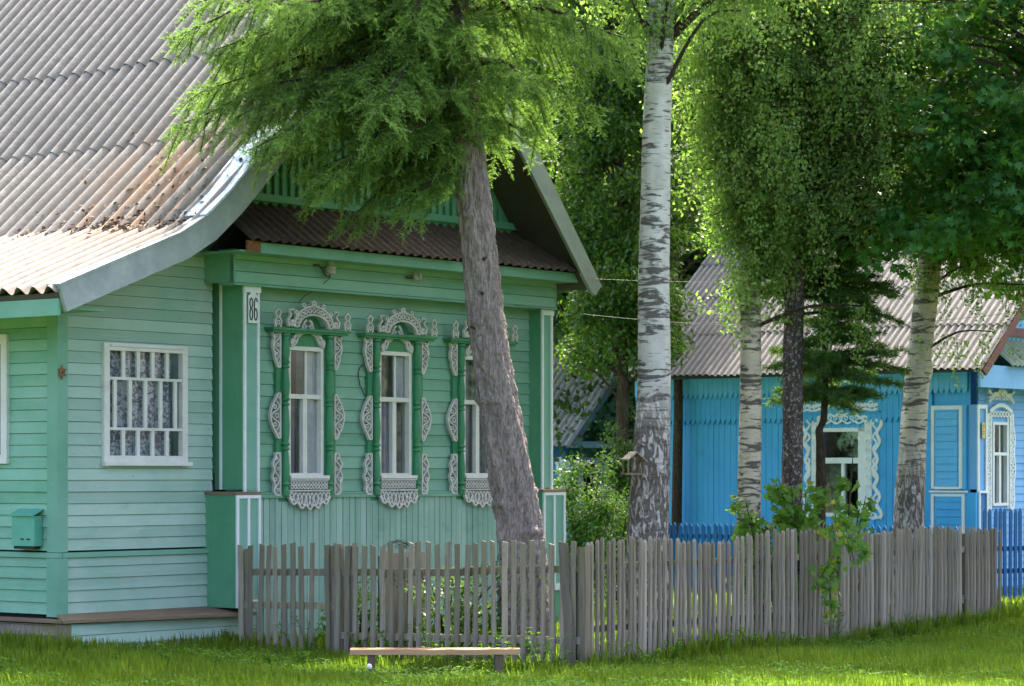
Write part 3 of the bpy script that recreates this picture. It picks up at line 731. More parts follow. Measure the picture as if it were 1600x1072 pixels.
P_(MB().box(AX+.5, 4.9, 9.0, 9.05, -.4, 3.4).box(5.0, 5.05, .1, 9.0, -.4, 3.9), 'back_wall', 'green_side')

def on_house(name, O, x, y, z, **k):
    wx = (O[0]+U[0]*x-N[0]*y, O[1]+U[1]*x-N[1]*y, z); return empty(name, wx, TH, **k)
# number plate
np_ = on_house('house_number_sign', OG, -.045, -.232, 3.43, label='narrow white plaque with the dark house number 86 on the corner post', cat='house number')
b = MB().box(-.072, .072, 0, .012, -.15, .14); b.prism([(-.06, .14), (.06, .14), (.03, .17), (-.03, .17)], 0, .012); b.build('plaque', M['blue_white'], np_)
m = MB(); ya, yb = -.004, 0
for cx, d in ((-.034, '8'), (.034, '6')):
    w2 = .021; lw = .015
    m.ring(cx, -.058, w2, lw, ya, yb, 14, rz=.06)
    if d == '8': m.ring(cx, .058, w2, lw, ya, yb, 14, rz=.052)
    else: m.ribbon([(cx+w2, .075), (cx+w2*.8, .10), (cx, .112), (cx-w2*.8, .095), (cx-w2, .05), (cx-w2, -.05)], lw, ya-.001, yb)
m.build('digits', M['number'], np_)
# star
st = MB(); pts = []
for i in range(12):
    a = math.pi/2+i*math.pi/6; r = .065 if i % 2 == 0 else .03; pts.append((r*math.cos(a), r*math.sin(a)*1.15))
st.prism(pts, -.012, 0)
o = on_house('star_ornament', OG, AX+.005, AY-.05, 2.70, label='small rusty six pointed star nailed to the green corner board', cat='ornament')
st.build('star_plate', M['rusty'], o); MB().lathe(0, -.014, [(.008, -.008), (.008, .008)], 6).build('nail', M['iron'], o)
# mailbox on side wall
mbx = empty('mailbox', loc2w(OG, AX-.02, -(AY+.20), .98), TH, label='green metal letter box with slots hanging on the side wall', cat='mailbox')
m = MB().box(-.11, 0, 0, .33, 0, .30); m.build('body', M['mailbox'], mbx)
MB().add([(-.135, -.015, .30), (-.135, .345, .30), (0, .345, .36), (0, -.015, .36), (-.135, -.015, .31), (-.135, .345, .31), (0, .345, .37), (0, -.015, .37)],
         [(0, 3, 2, 1), (4, 5, 6, 7), (0, 1, 5, 4), (1, 2, 6, 5), (2, 3, 7, 6), (3, 0, 4, 7)]).build('lid', M['mailbox'], mbx)
MB().box(-.10, -.02, .02, .31, -.03, -.001).build('bottom_flap', M['rubber'], mbx)
m = MB()
for a in (.06, .15): m.box(-.113, -.11, a, a+.05, .06, .075)
m.build('slots', M['rubber'], mbx)
# insulators on the frieze
for k, (x, z) in enumerate(((1.02, 3.88), (2.47, 3.90))):
    o = on_house('insulator', OG, x, -.27, z, label=('porcelain insulator on a black S shaped hook above the first window' if k == 0 else 'small porcelain insulators on the frieze above the middle window'), cat='insulator', group='insulators on the frieze')
    MB().tube([(-.18, 0, .06), (-.13, -.03, .065), (-.10, -.06, .02), (-.05, -.07, -.05), (.0, -.07, -.06), (.03, -.07, -.02)] if k == 0 else [(-.10, 0, 0), (-.05, -.05, -.01), (.0, -.07, 0)], .010, 6).build('hook', M['iron'], o)
    if k == 0: MB().lathe(.03, -.07, [(.02, -.03), (.055, -.02), (.05, .01), (.06, .02), (.055, .05), (.03, .07), (.03, .11), (.018, .12)], 12).build('porcelain_body', M['porcelain'], o)
    else:
        for dx in (0, .07): MB().lathe(dx, -.07, [(.02, -.03), (.035, -.02), (.03, .0), (.035, .01), (.02, .05)], 10).build('porcelain_body', M['porcelain'], o)
# wires
def wire(name, pts, r, label, mat='wire', sag=0):
    m = MB().tube(pts, r, 5); o = m.build(name, M[mat]); tag(o, label, 'wire'); return o
def sagline(a, b, s, n=24): a, b = Vector(a), Vector(b); return [a.lerp(b, i/n)-Vector((0, 0, s*4*(i/n)*(1-i/n))) for i in range(n+1)]
wire('power_wire', sagline(loc2w(OG, 5.1, .62, 4.03), at(1700, 415, 34), .12), .0028, 'upper thin wire running from the eave tip towards the birches')
wire('power_wire', sagline(loc2w(OG, 4.3, .26, 3.69), at(1700, 470, 36), .30), .0028, 'lower thin wire crossing the corner post below the eave')
wire('stray_wire', [loc2w(OG, 1.05, .34, 3.82), loc2w(OG, 1.0, .2, 3.7), loc2w(OG, .93, .06, 3.62), loc2w(OG, .86, .05, 3.55)], .005, 'short pale wire from the insulator down to the first window crest')
wire('loose_cable', [loc2w(OG, 1.9+dx, .03, z) for dx, z in ((.12, 2.98), (.05, 2.92), (-.03, 2.87), (-.05, 2.8), (-.02, 2.68), (.05, 2.58), (.16, 2.52), (.22, 2.51))], .006, 'thin dark cable looping between the first and second windows', 'iron')
# litter on the roof
def litter():
    n = 700; x = np.where(rng.random(n) < .55, rng.normal(-1.32, .10, n), -1.32+1.4*rng.random(n)**1.5); y = -.6+2.6*rng.random(n)**1.3
    y[:220] = .15+.25*rng.normal(size=220)+(x[:220]+1.3)*-.15+.3
    z = np.array([roof_under(a, 0) for a in x])+.035
    P = np.stack([OG[0]+U[0]*x-N[0]*y, OG[1]+U[1]*x-N[1]*y, z], -1)
    D = rng.normal(size=(n, 3)); D[:, 2] *= .3; Nn = np.tile([-.5, -.3, .8], (n, 1))+rng.normal(size=(n, 3))*.3
    leaves('leaf_litter', P, D, Nn, .04+.04*rng.random(n), LEAF, M['debris'], kind='stuff', label='dry brown leaf litter caught on the roof sheets', cat='leaf litter')
litter()

# ------------------------------------------------------------------ BLUE HOUSE
BH = empty('wooden_house', (OB[0], OB[1], 0), TH, label='blue wooden house with scalloped boards and white carved windows', cat='house')
def B_(mb, name, mat, par=None, **k): return mb.build(name, M[mat], par or BH, **k)
bw = (1.83, 2.67, 1.02, 2.42)     # side window (y0,y1,z0,z1)
B_(vboards(.0, 6.2, -.3, 2.60, .11, axis='y', x=0, holes=[(bw[0], bw[1], bw[2], bw[3])], gap=.003, dep=.012), 'side_wall', 'blue')
B_(vboards(.62, 6.2, 2.50, 2.98, .098, axis='y', x=-.03, teeth=.085, gap=.002), 'lower_valance', 'blue')
B_(vboards(-.0, 6.2, 2.92, 3.28, .098, axis='y', x=-.065, teeth=.085, gap=.002), 'upper_valance', 'blue_light')
B_(MB().box(.001, .03, 0, bw[0], -.3, 3.3).box(.001, .03, bw[1], 6.2, -.3, 3.3).box(.001, .03, bw[0], bw[1], -.3, bw[2]).box(.001, .03, bw[0], bw[1], bw[3], 3.3), 'side_backing', 'blue')
B_(MB().box(-.5, .05, -.3, 6.3, 3.285, 3.30), 'soffit', 'blue')
# corner boxes: side facing and front facing panels
B_(MB().box(-.10, -.0, .02, .62, -.3, 1.41).box(-.10, .28, -.16, .02, -.3, 1.41), 'lower_corner_box', 'blue')
B_(siding(.07, .53, .0, 1.36, .115, axis='y', x=-.105), 'lower_corner_boards', 'blue')
t = MB()
for a in (.02, .55): t.box(-.125, -.101, a, a+.05, -.3, 1.39)
t.box(-.125, -.101, .07, .55, 1.35, 1.39).box(-.13, -.09, -.02, .63, 1.41, 1.44)
B_(t, 'lower_corner_trim', 'blue_white')
B_(MB().box(-.075, 0, .03, .60, 1.46, 2.75), 'corner_box', 'blue_light')
B_(siding(.16, .55, 1.5, 2.7, .115, axis='y', x=-.08), 'corner_boards', 'blue_light')
t = MB()
for a in (.08, .56): t.box(-.10, -.076, a, a+.05, 1.47, 2.74)
t.box(-.10, -.076, .13, .56, 2.68, 2.74).box(-.10, -.076, .13, .56, 1.46, 1.5)
B_(t, 'corner_trim', 'blue_white')
B_(MB().box(-.02, .26, -.14, 0, 1.46, 2.75).box(-.02, .28, -.16, 0, -.3, 1.40), 'front_corner_box', 'blue_lit')
t = MB()
for a in (-.03, .22): t.box(a, a+.045, -.165, -.142, 1.44, 2.75).box(a, a+.045, -.185, -.162, -.3, 1.40)
t.box(.015, .22, -.165, -.142, 2.69, 2.75).box(-.03, .28, -.19, -.14, 1.402, 1.44)
B_(t, 'front_corner_trim', 'blue_white')
# front wall with windows
fw = [(.68, 1.16), (2.1, 2.58)]
B_(siding(.26, 6.5, -.3, 3.3, .12, 0, [(a, b, 1.2, 2.5) for a, b in fw]), 'front_wall', 'blue_lit')
B_(MB().box(-.5, 6.9, -.45, -.41, 3.0, 3.34).box(-.5, 6.9, -.41, 0, 3.28, 3.30), 'front_eave_board', 'blue_lit')
Vp, Fp = corr_roof([(-.5, 3.36), (0.02, 3.82)], .38, 6.2, .15, .015, [], 6)
np_mesh('pent_roof', Vp[:, [1, 0, 2]], Fp[:, ::-1], M['roof_green'], BH)
B_(MB().prism([(-.1, 3.3), (6.6, 3.3), (3.3, 6.1)], -.01, .02), 'gable_wall', 'blue')
B_(MB().box(.3, 6.3, -.06, -.012, 3.84, 3.98), 'gable_trim', 'red_board')
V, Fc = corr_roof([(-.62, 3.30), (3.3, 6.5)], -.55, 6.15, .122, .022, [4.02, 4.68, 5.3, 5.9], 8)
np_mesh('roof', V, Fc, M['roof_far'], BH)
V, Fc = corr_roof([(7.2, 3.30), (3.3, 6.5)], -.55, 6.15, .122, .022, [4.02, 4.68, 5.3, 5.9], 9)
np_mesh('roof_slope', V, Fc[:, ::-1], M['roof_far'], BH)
B_(MB().prism([(-.62, 3.25), (3.3, 6.45), (3.3, 6.28), (-.50, 3.17)], -.56, -.52), 'rake_board', 'red_board')
B_(MB().prism([(-.56, 3.27), (3.3, 6.43), (3.3, 6.36), (-.5, 3.23)], -.5, 6.1), 'roof_deck', 'deck_wood')
B_(MB().box(6.2, 6.25, .05, 6.1, -.3, 3.5).box(.05, 6.2, 6.1, 6.15, -.3, 3.5), 'back_wall', 'blue')
def blue_side_window():
    wn = empty('window', (0, 0, 0)); wn.parent = BH; wn['label'] = 'side window in a wide scalloped white carved surround'
    y0, y1, z0, z1 = bw; x = 0; e = .06
    def flip(m, xoff=0):       # build in the xz plane (x along wall), then turn on to the side wall
        m.v = [(xoff+v[1], v[0], v[2]) for v in m.v]; m.f = [f[::-1] for f in m.f]; return m
    f = MB().box(y0, y0+e*2, -.02, .05, z0, z1).box(y1-e, y1, -.02, .05, z0, z1).box(y0, y1, -.02, .05, z1-e, z1).box(y0, y1, -.02, .05, z0, z0+e).box(y0, y1, -.025, .05, 1.86, 1.95)
    f.box(y0+.37, y0+.43, -.015, .03, z0+e, 1.86)
    flip(f).build('frame', M['blue_white'], wn)
    flip(MB().box(y0+e, y1-e, .02, .025, z0+e, z1-e)).build('pane', M['glass'], wn)
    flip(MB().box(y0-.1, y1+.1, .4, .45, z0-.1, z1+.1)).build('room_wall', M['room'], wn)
    flip(MB().box(y0+.4, y1, .12, .125, z0, 1.86)).build('curtain', M['curtain_green'], wn)
    zc0, zc1 = 1.0, 2.55
    for s, xi in ((-1, y0), (1, y1)):
        m = MB()
        m.box(*sorted((xi, xi+s*.13)), -.03, 0, zc0, zc1)
        n = 60
        out = [(xi+s*(.235+.035*math.sin(i/n*2*math.pi*5.5)+.04*math.cos(i/n*2*math.pi)), zc0+(zc1-zc0)*i/n) for i in range(n+1)]
        m.ribbon(out, .055, -.04, 0)
        m.ribbon([(xi+s*(.19+.035*math.sin(i/n*2*math.pi*8+1)), zc0+(zc1-zc0)*i/n) for i in range(n+1)], .035, -.038, 0)
        for i in range(11): m.ring(xi+s*.065, zc0+.07+.142*i, .035, .014, -.042, -.03, 8)
        m.ribbon([(xi+s*.13, zc0), (xi+s*.27, zc0+.02)], .05, -.04, 0); m.ribbon([(xi+s*.13, zc1), (xi+s*.27, zc1-.02)], .05, -.04, 0)
        flip(m).build('side_carving', M['blue_white'], wn)
    m = MB(); yc = (y0+y1)/2; hw = .68
    top = lambda s: 2.70+.16*math.exp(-((s-.5)/.16)**2)+.012*math.cos(s*40)
    m.ribbon(wavy(50, yc-hw, yc+hw, lambda s: top(s)+.07), .05, -.07, 0)
    m.ribbon(wavy(50, yc-hw, yc+hw, lambda s: top(s)), .035, -.07, 0)
    for i in range(16):
        s = (i+.5)/16; m.ribbon([(yc-hw+2*hw*s, top(s)), (yc-hw+2*hw*s+.03, top(s)+.07)], .02, -.065, 0)
        if i % 2: m.ring(yc-hw+2*hw*s, top(s)+.115, .03, .022, -.065, 0, 8)
    m.ribbon(wavy(40, yc-hw+.2, yc+hw-.2, lambda s: 2.57+.06*math.sin(math.pi*s)+.02*math.sin(s*38)), .035, -.05, 0)
    m.ribbon(wavy(40, yc-hw+.2, yc+hw-.2, lambda s: 2.51+.02*math.sin(s*30)), .03, -.05, 0)
    for i in range(9): m.ring(yc-.4+.1*i, 2.575, .03, .016, -.052, 0, 8)
    m.ring(yc, 2.63, .05, .02, -.052, 0, 10)
    flip(m).build('crest', M['blue_white'], wn)
    m = MB().box(yc-.72, yc+.72, -.09, 0, 2.655, 2.68)
    flip(m).build('cornice', M['blue'], wn); flip(MB().box(yc-.6, yc+.6, -.04, 0, .78, .98)).build('apron', M['blue'], wn)
    m = MB(); m.ribbon(wavy(50, yc-.62, yc+.62, lambda s: .77+.025*math.cos(s*60)), .05, -.06, 0)
    flip(m).build('apron_carving', M['blue_white'], wn)
blue_side_window()
for k, (a, b_) in enumerate(fw):
    c = (a+b_)/2
    wn = casement(BH, c, 1.2, 2.5, .25, 0, [(c+.02, c+.2, 1.25, 2.45, 'curtain_green', .12)], 'blue_white')
    r = empty('window_surround', (0, 0, 0)); r.parent = BH
    for s in (-1, 1):
        m = MB(); xi = c+s*.25; m.box(*sorted((xi, xi+s*.06)), -.03, 0, 1.15, 2.6)
        carve_strip(m, xi+s*.07, 1.15, 2.62, .16, s, -.05, 0, 2, .03); m.build('side_carving', M['blue_white'], r)
    m = MB()
    m.ribbon(wavy(30, c-.36, c+.36, lambda s: 2.66+.1*math.sin(math.pi*s)), .06, -.06, 0)
    for i in range(7): m.ring(c-.3+.1*i, 2.62, .04, .022, -.055, 0, 8)
    m.ribbon(wavy(30, c-.40, c+.40, lambda s: 2.84+.12*math.sin(math.pi*s)+.02*math.cos(30*s)), .06, -.07, 0)
    m.ribbon([(c-.4, 2.8), (c-.3, 2.92), (c-.42, 2.98)], .05, -.07, 0).ribbon([(c+.4, 2.8), (c+.3, 2.92), (c+.42, 2.98)], .05, -.07, 0).ring(c, 3.02, .05, .03, -.07, 0, 10)
    for i in range(6): m.ring(c-.3+.12*i, 2.88, .035, .02, -.065, 0, 8)
    m.build('crest', M['blue_white'], r)
yp = on_house('address_plate', OB, .13, -.172, 2.36, label='small yellow plate on the pale front corner of the blue house', cat='plate')
MB().box(-.05, .05, 0, .01, -.12, .12).build('plate', M['yellow'], yp)
m = MB()
for z in (.07, .03, -.02, -.06): m.box(-.03, .03, -.003, 0, z, z+.012)
m.build('worn_lines', M['brown_wood'], yp)

# ------------------------------------------------------------------ FAR SMALL HOUSE
SO = (1.02, 50.0)
SH = empty('wooden_house', (SO[0], SO[1], 0), TH, label='small pale grey house with corrugated roof behind the bushes between the two larger houses', cat='house')
m = siding(0, 5, -.2, 2.5, .13, 0, [(.45, 1.15, .9, 1.9), (1.9, 2.6, .9, 1.9)]); m.build('front_wall', M['green_gable'], SH)
siding(.0, 6, -.2, 2.3, .13, axis='y', x=0).build('side_wall', M['blue'], SH)
MB().box(-.5, .0, 0, 6, 2.02, 2.2).build('side_eave_board', M['blue_light'], SH)
V, Fc = corr_roof([(-.55, 2.25), (2.4, 5.0)], -.5, 6.2, .14, .02, [3.2, 4.2], 11); np_mesh('roof', V, Fc, M['roof_small_lit'], SH)
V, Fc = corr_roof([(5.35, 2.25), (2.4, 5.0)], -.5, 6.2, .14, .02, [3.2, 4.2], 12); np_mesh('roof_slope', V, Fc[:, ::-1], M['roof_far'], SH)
MB().prism([(0, 2.3), (4.9, 2.3), (2.4, 4.75)], 0, .04).build('gable_wall', M['pale_green'], SH)
MB().prism([(-.55, 2.24), (2.4, 4.95), (2.4, 4.75), (-.4, 2.2)], -.5, -.46).build('rake_board', M['zinc'], SH)
MB().box(-.1, 5.1, -.3, -.05, 2.18, 2.3).build('front_eave_board', M['blue_white'], SH)
for a in (.45, 1.9):
    wn = empty('window', (0, 0, 0)); wn.parent = SH
    f = MB()
    for q in (a-.12, a+.64): f.box(q, q+.12, -.05, .03, .8, 2.0)
    f.box(a, a+.7, -.05, .03, 1.88, 2.0).box(a, a+.7, -.05, .03, .8, .9); f.build('frame', M['blue_white'], wn)
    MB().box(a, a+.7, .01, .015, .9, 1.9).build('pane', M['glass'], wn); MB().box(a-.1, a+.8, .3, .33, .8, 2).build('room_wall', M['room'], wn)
MB().lathe(-.35, -.2, [(.12, -.2), (.12, 1.0), (.09, 1.05), (.07, 1.3), (.10, 1.7), (.15, 1.75), (.15, 1.85), (.17, 1.9), (.17, 2.0)], 14).build('porch_column', M['blue_white'], SH)

# ------------------------------------------------------------------ FENCES
def picket(O, par, p, ang, w_, th, h, lean, leany, mat, name='picket', rnd=False):
    """one picket, local to the fence: p=(x,y,z) foot, ang direction of the fence run"""
    m = MB(); n = 5; sh = random.uniform(-.02, .02)
    def pr(z):                               # outline at height z
        b = .004*math.sin(z*9+p[0]*31)
        return b
    if rnd:
        vs = []; k = 6
        zs = [0, h*.3, h*.6, h-.03, h]
        for z in zs:
            s = .55 if z == h else 1; 
            for i in range(k):
                a = 2*math.pi*i/k; vs.append((w_/2*s*math.cos(a)+pr(z)+lean*z, th/2*s*math.sin(a)+leany*z, z))
        m.add(vs, [(i*k+j, i*k+(j+1) % k, (i+1)*k+(j+1) % k, (i+1)*k+j) for i in range(len(zs)-1) for j in range(k)]+[tuple(range(k-1, -1, -1)), tuple(range((len(zs)-1)*k, len(zs)*k))])
    else:
        zs = [0, h*.35, h*.7, h]; vs = []
        for z in zs:
            c = pr(z)+lean*z; top = z == h
            for sx, sy in ((-1, -1), (1, -1), (1, 1), (-1, 1)): vs.append((c+sx*w_/2, sy*th/2+leany*z, z-(abs(sh)*1.2 if top and sx*sh > 0 else 0)))
        m.add(vs, [(i*4+j, i*4+(j+1) % 4, (i+1)*4+(j+1) % 4, (i+1)*4+j) for i in range(3) for j in range(4)]+[(3, 2, 1, 0), (12, 13, 14, 15)])
    o = m.build(name, M[mat], par); o.location = p; o.rotation_euler = (0, 0, ang); return o
A0 = Vector(loc2w(OG, -.40, .42)); A1 = Vector(loc2w(OG, .05, 4.42)); A2 = Vector(loc2w(OG, 8.42, 4.42))
ang1 = math.atan2(A1.y-A0.y, A1.x-A0.x)
random.seed(11)
# left run, perpendicular to the facade
FL = empty('picket_fence', A0, ang1, label='old grey picket fence with wide gaps standing behind the bench', cat='fence')
L1 = (A1-A0).length; n1 = 37
def fz(x, zl): # foot height along left run
    return zl[0]+(zl[1]-zl[0])*x/L1
for i in range(n1):
    x = .0+L1*(i/(n1-1))*.985
    if i in (9,): continue
    z0 = -.25+.12*x/L1+random.uniform(-.02, .02); z1 = .96+.09*x/L1+random.uniform(-.022, .022)
    picket(None, FL, (x, -.02, z0), 0, random.uniform(.048, .062), .018, z1-z0, random.gauss(0, .012), random.gauss(0, .006), 'old_wood')
for (x, w_, z1, ln) in ((.02, .08, .93, .02), (1.13, .11, .97, 0), (1.20, .10, 1.0, -.005), (1.36, .085, .98, .01)):
    picket(None, FL, (x, .03, -.3), 0, w_, .05, z1+.3, ln, 0, 'old_wood', 'post')
picket(None, FL, (L1-.06, -.045, -.22), 0, .095, .03, 1.27, -.075, 0, 'old_wood2', 'wide_board')
picket(None, FL, (L1+.02, .05, -.25), 0, .09, .09, 1.25, 0, 0, 'old_wood', 'post')
for (xa, xb, za, zb) in ((0, 1.2, .68, .70), (0, 1.2, .34, .36), (1.15, 2.8, .70, .73), (2.7, L1, .74, .79), (1.2, L1, .06, .1)):
    m = MB(); m.add([(xa, .0, za-.035), (xb, .0, zb-.035), (xb, .03, zb-.035), (xa, .03, za-.035), (xa, .0, za+.035), (xb, .0, zb+.035), (xb, .03, zb+.035), (xa, .03, za+.035)],
                    [(0, 3, 2, 1), (4, 5, 6, 7), (0, 1, 5, 4), (1, 2, 6, 5), (2, 3, 7, 6), (3, 0, 4, 7)]).build('rail', M['old_wood'], FL)
# right run, parallel to the facade
FR = empty('picket_fence', A1+Vector((.06*U[0], .06*U[1], 0)), TH, label='long grey paling fence of close narrow slats running away to the right', cat='fence')
L2 = (A2-A1).length; n2 = 96
for i in range(n2):
    x = .03+L2*(i/(n2-1)); f = x/L2
    if i == 85: continue
    z0 = -.16+.08*f+random.uniform(-.03, .03); z1 = 1.055+.03*f+random.uniform(-.03, .025)+.03*math.sin(x*2.1)-.02*math.sin(x*1.1)
    wd = random.uniform(.054, .072) if x < 4 else random.uniform(.062, .082)
    if 5.9 < x < 6.3 or i in (27, 60): wd = .085
    picket(None, FR, (x, -.02+random.uniform(-.006, .006), z0), 0, wd, .035, z1-z0, random.gauss(-.004, .010), random.gauss(0, .006), 'old_wood2', rnd=True)
for za in (.2, .8): MB().box(0, L2+.03, .0, .045, za-.03, za+.03).build('rail', M['old_wood'], FR)
for x in (.0, 2.2, 4.4, 6.6, L2): picket(None, FR, (x, .085, -.3), 0, .08, .08, 1.25, 0, 0, 'old_wood', 'post')
# return run from the far end back to the house line
FB = empty('picket_fence', A2, ang1+math.pi, label='short grey fence run turning back from the far end of the paling fence', cat='fence')
for i in range(18):
    picket(None, FB, (.1+i*.1, 0, -.12), 0, .06, .03, 1.1+random.uniform(-.02, .02), random.gauss(0, .01), 0, 'old_wood2')
for za in (.2, .8): MB().box(0, 1.9, .02, .06, za-.03, za+.03).build('rail', M['old_wood'], FB)
# blue fences
def blue_fence(a, b, top, z0, pitch, label, rails=(.15, .75), pw=.06, nm=90):
    a, b = Vector(a), Vector(b); L = (b-a).length; ang = math.atan2(b.y-a.y, b.x-a.x)
    f = empty('picket_fence', (a.x, a.y, 0), ang, label=label, cat='fence')
    n = min(nm, int(L/pitch)+1)
    for i in range(n):
        h = top-z0+random.uniform(-.01, .01); m = MB().prism([(-pw/2, 0), (pw/2, 0), (pw/2, h-.05), (0, h), (-pw/2, h-.05)], -.012, .012)
        o = m.build('picket', M['blue_fence'], f); o.location = (i*pitch, 0, z0); o.rotation_euler = (0, random.gauss(0, .01), 0)
    for r_ in rails: MB().box(0, n*pitch, .014, .05, r_-.035, r_+.035).build('rail', M['blue_fence'], f)
    return f
blue_fence(at(1010, 0, 41.5).to_2d().to_3d(), at(1500, 0, 38.2).to_2d().to_3d(), .95, -.2, .105, 'low blue picket fence along the blue side wall, behind the trees')
blue_fence(at(1538, 0, 38.4).to_2d().to_3d(), at(1800, 0, 40.5).to_2d().to_3d(), 1.2, -.1, .105, 'tall bright blue picket fence in front of the white carved window', rails=(.3, .62), pw=.055)
blue_fence(at(880, 0, 46).to_2d().to_3d(), at(1000, 0, 45).to_2d().to_3d(), .95, -.2, .12, 'blue picket fence half hidden by the bush beside the green house')

# ------------------------------------------------------------------ BENCH, BOX
bc = at(680, 1020, 25.35)
BN = empty('bench', (bc.x, bc.y, -.2), R(1.5), label='low bench of two rough planks in the grass before the picket fence', cat='bench')
random.seed(3)
for k, (y0, y1) in enumerate(((-.14, -.01), (.0, .13))):
    m = MB(); n = 12; vs = []
    for i in range(n+1):
        x = -.80+1.6*i/n; j = random.uniform(-.006, .006)
        vs += [(x, y0+j, .20+j*.5), (x, y1, .20), (x, y1, .25), (x, y0+j, .25+j*.6)]
    fs = [(4*i+a, 4*i+(a+1) % 4, 4*i+4+(a+1) % 4, 4*i+4+a)[::-1] for i in range(n) for a in range(4)]+[(0, 1, 2, 3), (4*n+3, 4*n+2, 4*n+1, 4*n)]
    m.add(vs, fs).build('plank', M['bench_top'], BN)
for x, w_ in ((-.60, .07), (.60, .085)):
    MB().box(x-w_/2, x+w_/2, -.12, .09, -.1, .20).build('leg', M['bench_leg'], BN)
bx = at(627, 860, 27.3)
BXo = empty('wooden_crate', (bx.x, bx.y, -.1), R(10), label='grey wooden crate standing behind the left picket fence', cat='crate')
for k in range(5): MB().box(-.22+k*.09, -.137+k*.09, -.15, -.13, .0, 1.0+random.uniform(-.02, .02)).build('board', M['old_wood'], BXo)
MB().box(-.22, .225, -.129, .15, .0, .96).build('body', M['brown_wood'], BXo)
tw = MB()
for k in range(14):
    a = random.uniform(0, 6.28); rr_ = random.uniform(.05, .16); c = Vector((random.uniform(-.08, .08), 0, 1.03))
    tw.tube([c+Vector((rr_*math.cos(a+q), random.uniform(-.03, .03), abs(rr_*.7*math.sin(a+q)))) for q in (0, .6, 1.2, 1.8, 2.4)], .003, 4)
o = tw.build('twig_bundle', M['brown_bark']); o.location = (bx.x, bx.y, -.1); tag(o, 'small tangle of dry twigs lying on top of the grey crate', 'twigs')
dp = at(577, 1056, 24.6)
dl = empty('dandelion', (dp.x, dp.y, float(gz(dp.x, dp.y))), 0, label='white dandelion seed head in the grass left of the bench', cat='flower')
MB().tube([(0, 0, 0), (.005, 0, .05), (0, 0, .12)], .002, 5).build('stem', M['weed'], dl); MB().lathe(0, 0, [(.004, .10), (.02, .107), (.026, .125), (.02, .145), (.004, .152)], 10).build('seed_head', M['white_puff'], dl)

# ------------------------------------------------------------------ TREES
def curve_pts(P, n):
    P = [np.array(p, float) for p in P]; out = []
    m = len(P)-1
    for i in range(n+1):
        s = i/n*m; k = min(int(s), m-1); f = s-k
        p0 = P[max(k-1, 0)]; p1 = P[k]; p2 = P[k+1]; p3 = P[min(k+2, m)]
        out.append(.5*((2*p1)+(-p0+p2)*f+(2*p0-5*p1+4*p2-p3)*f*f+(-p0+3*p1-3*p2+p3)*f**3))
    return out
def trunk_mesh(par, P, rad, mat, rough=.06, n=26, name='trunk', seg=90, knobs=0):
    pts = curve_pts(P, seg); rs = np.interp(np.linspace(0, 1, seg+1), np.linspace(0, 1, len(rad)), rad)
    V = []; ph = rng.random(8)*6.28
    kn = [(rng.random(), rng.random()*6.28) for _ in range(knobs)]
    for i, (p, r) in enumerate(zip(pts, rs)):
        z = p[2]
        for k in range(n):
            a = 2*math.pi*k/n
            q = 1+rough*(.5*math.sin(3*a+z*1.3+ph[0])+.4*math.sin(7*a+z*4+ph[1])+.5*math.sin(11*a-z*9+ph[2])*math.sin(z*13+ph[3])+.4*(rng.random()-.5))
            for (ks, ka) in kn:
                d2 = ((i/seg-ks)*seg/1.6)**2+((a-ka+math.pi) % (2*math.pi)-math.pi)**2*6; q += .22*math.exp(-d2)
            V.append((p[0]+r*q*math.cos(a), p[1]+r*q*math.sin(a), z))
    V = np.array(V); F_ = np.array([(i*n+k, i*n+(k+1) % n, (i+1)*n+(k+1) % n, (i+1)*n+k) for i in range(seg) for k in range(n)])
    np_mesh(name, V, F_, M[mat], par, smooth=True)
    return pts, rs
def at_g(px, d): p = at(px, 0, d); return np.array((p.x, p.y, float(gz(p.x, p.y))-.05))
def rel(pts, o): return [np.array(p, float)-o for p in pts]
def tree_root(name, px, d, label, cat='tree', group=None):
    b = at_g(px, d); e = empty(name, b, 0, label=label, cat=cat, group=group); return e, b

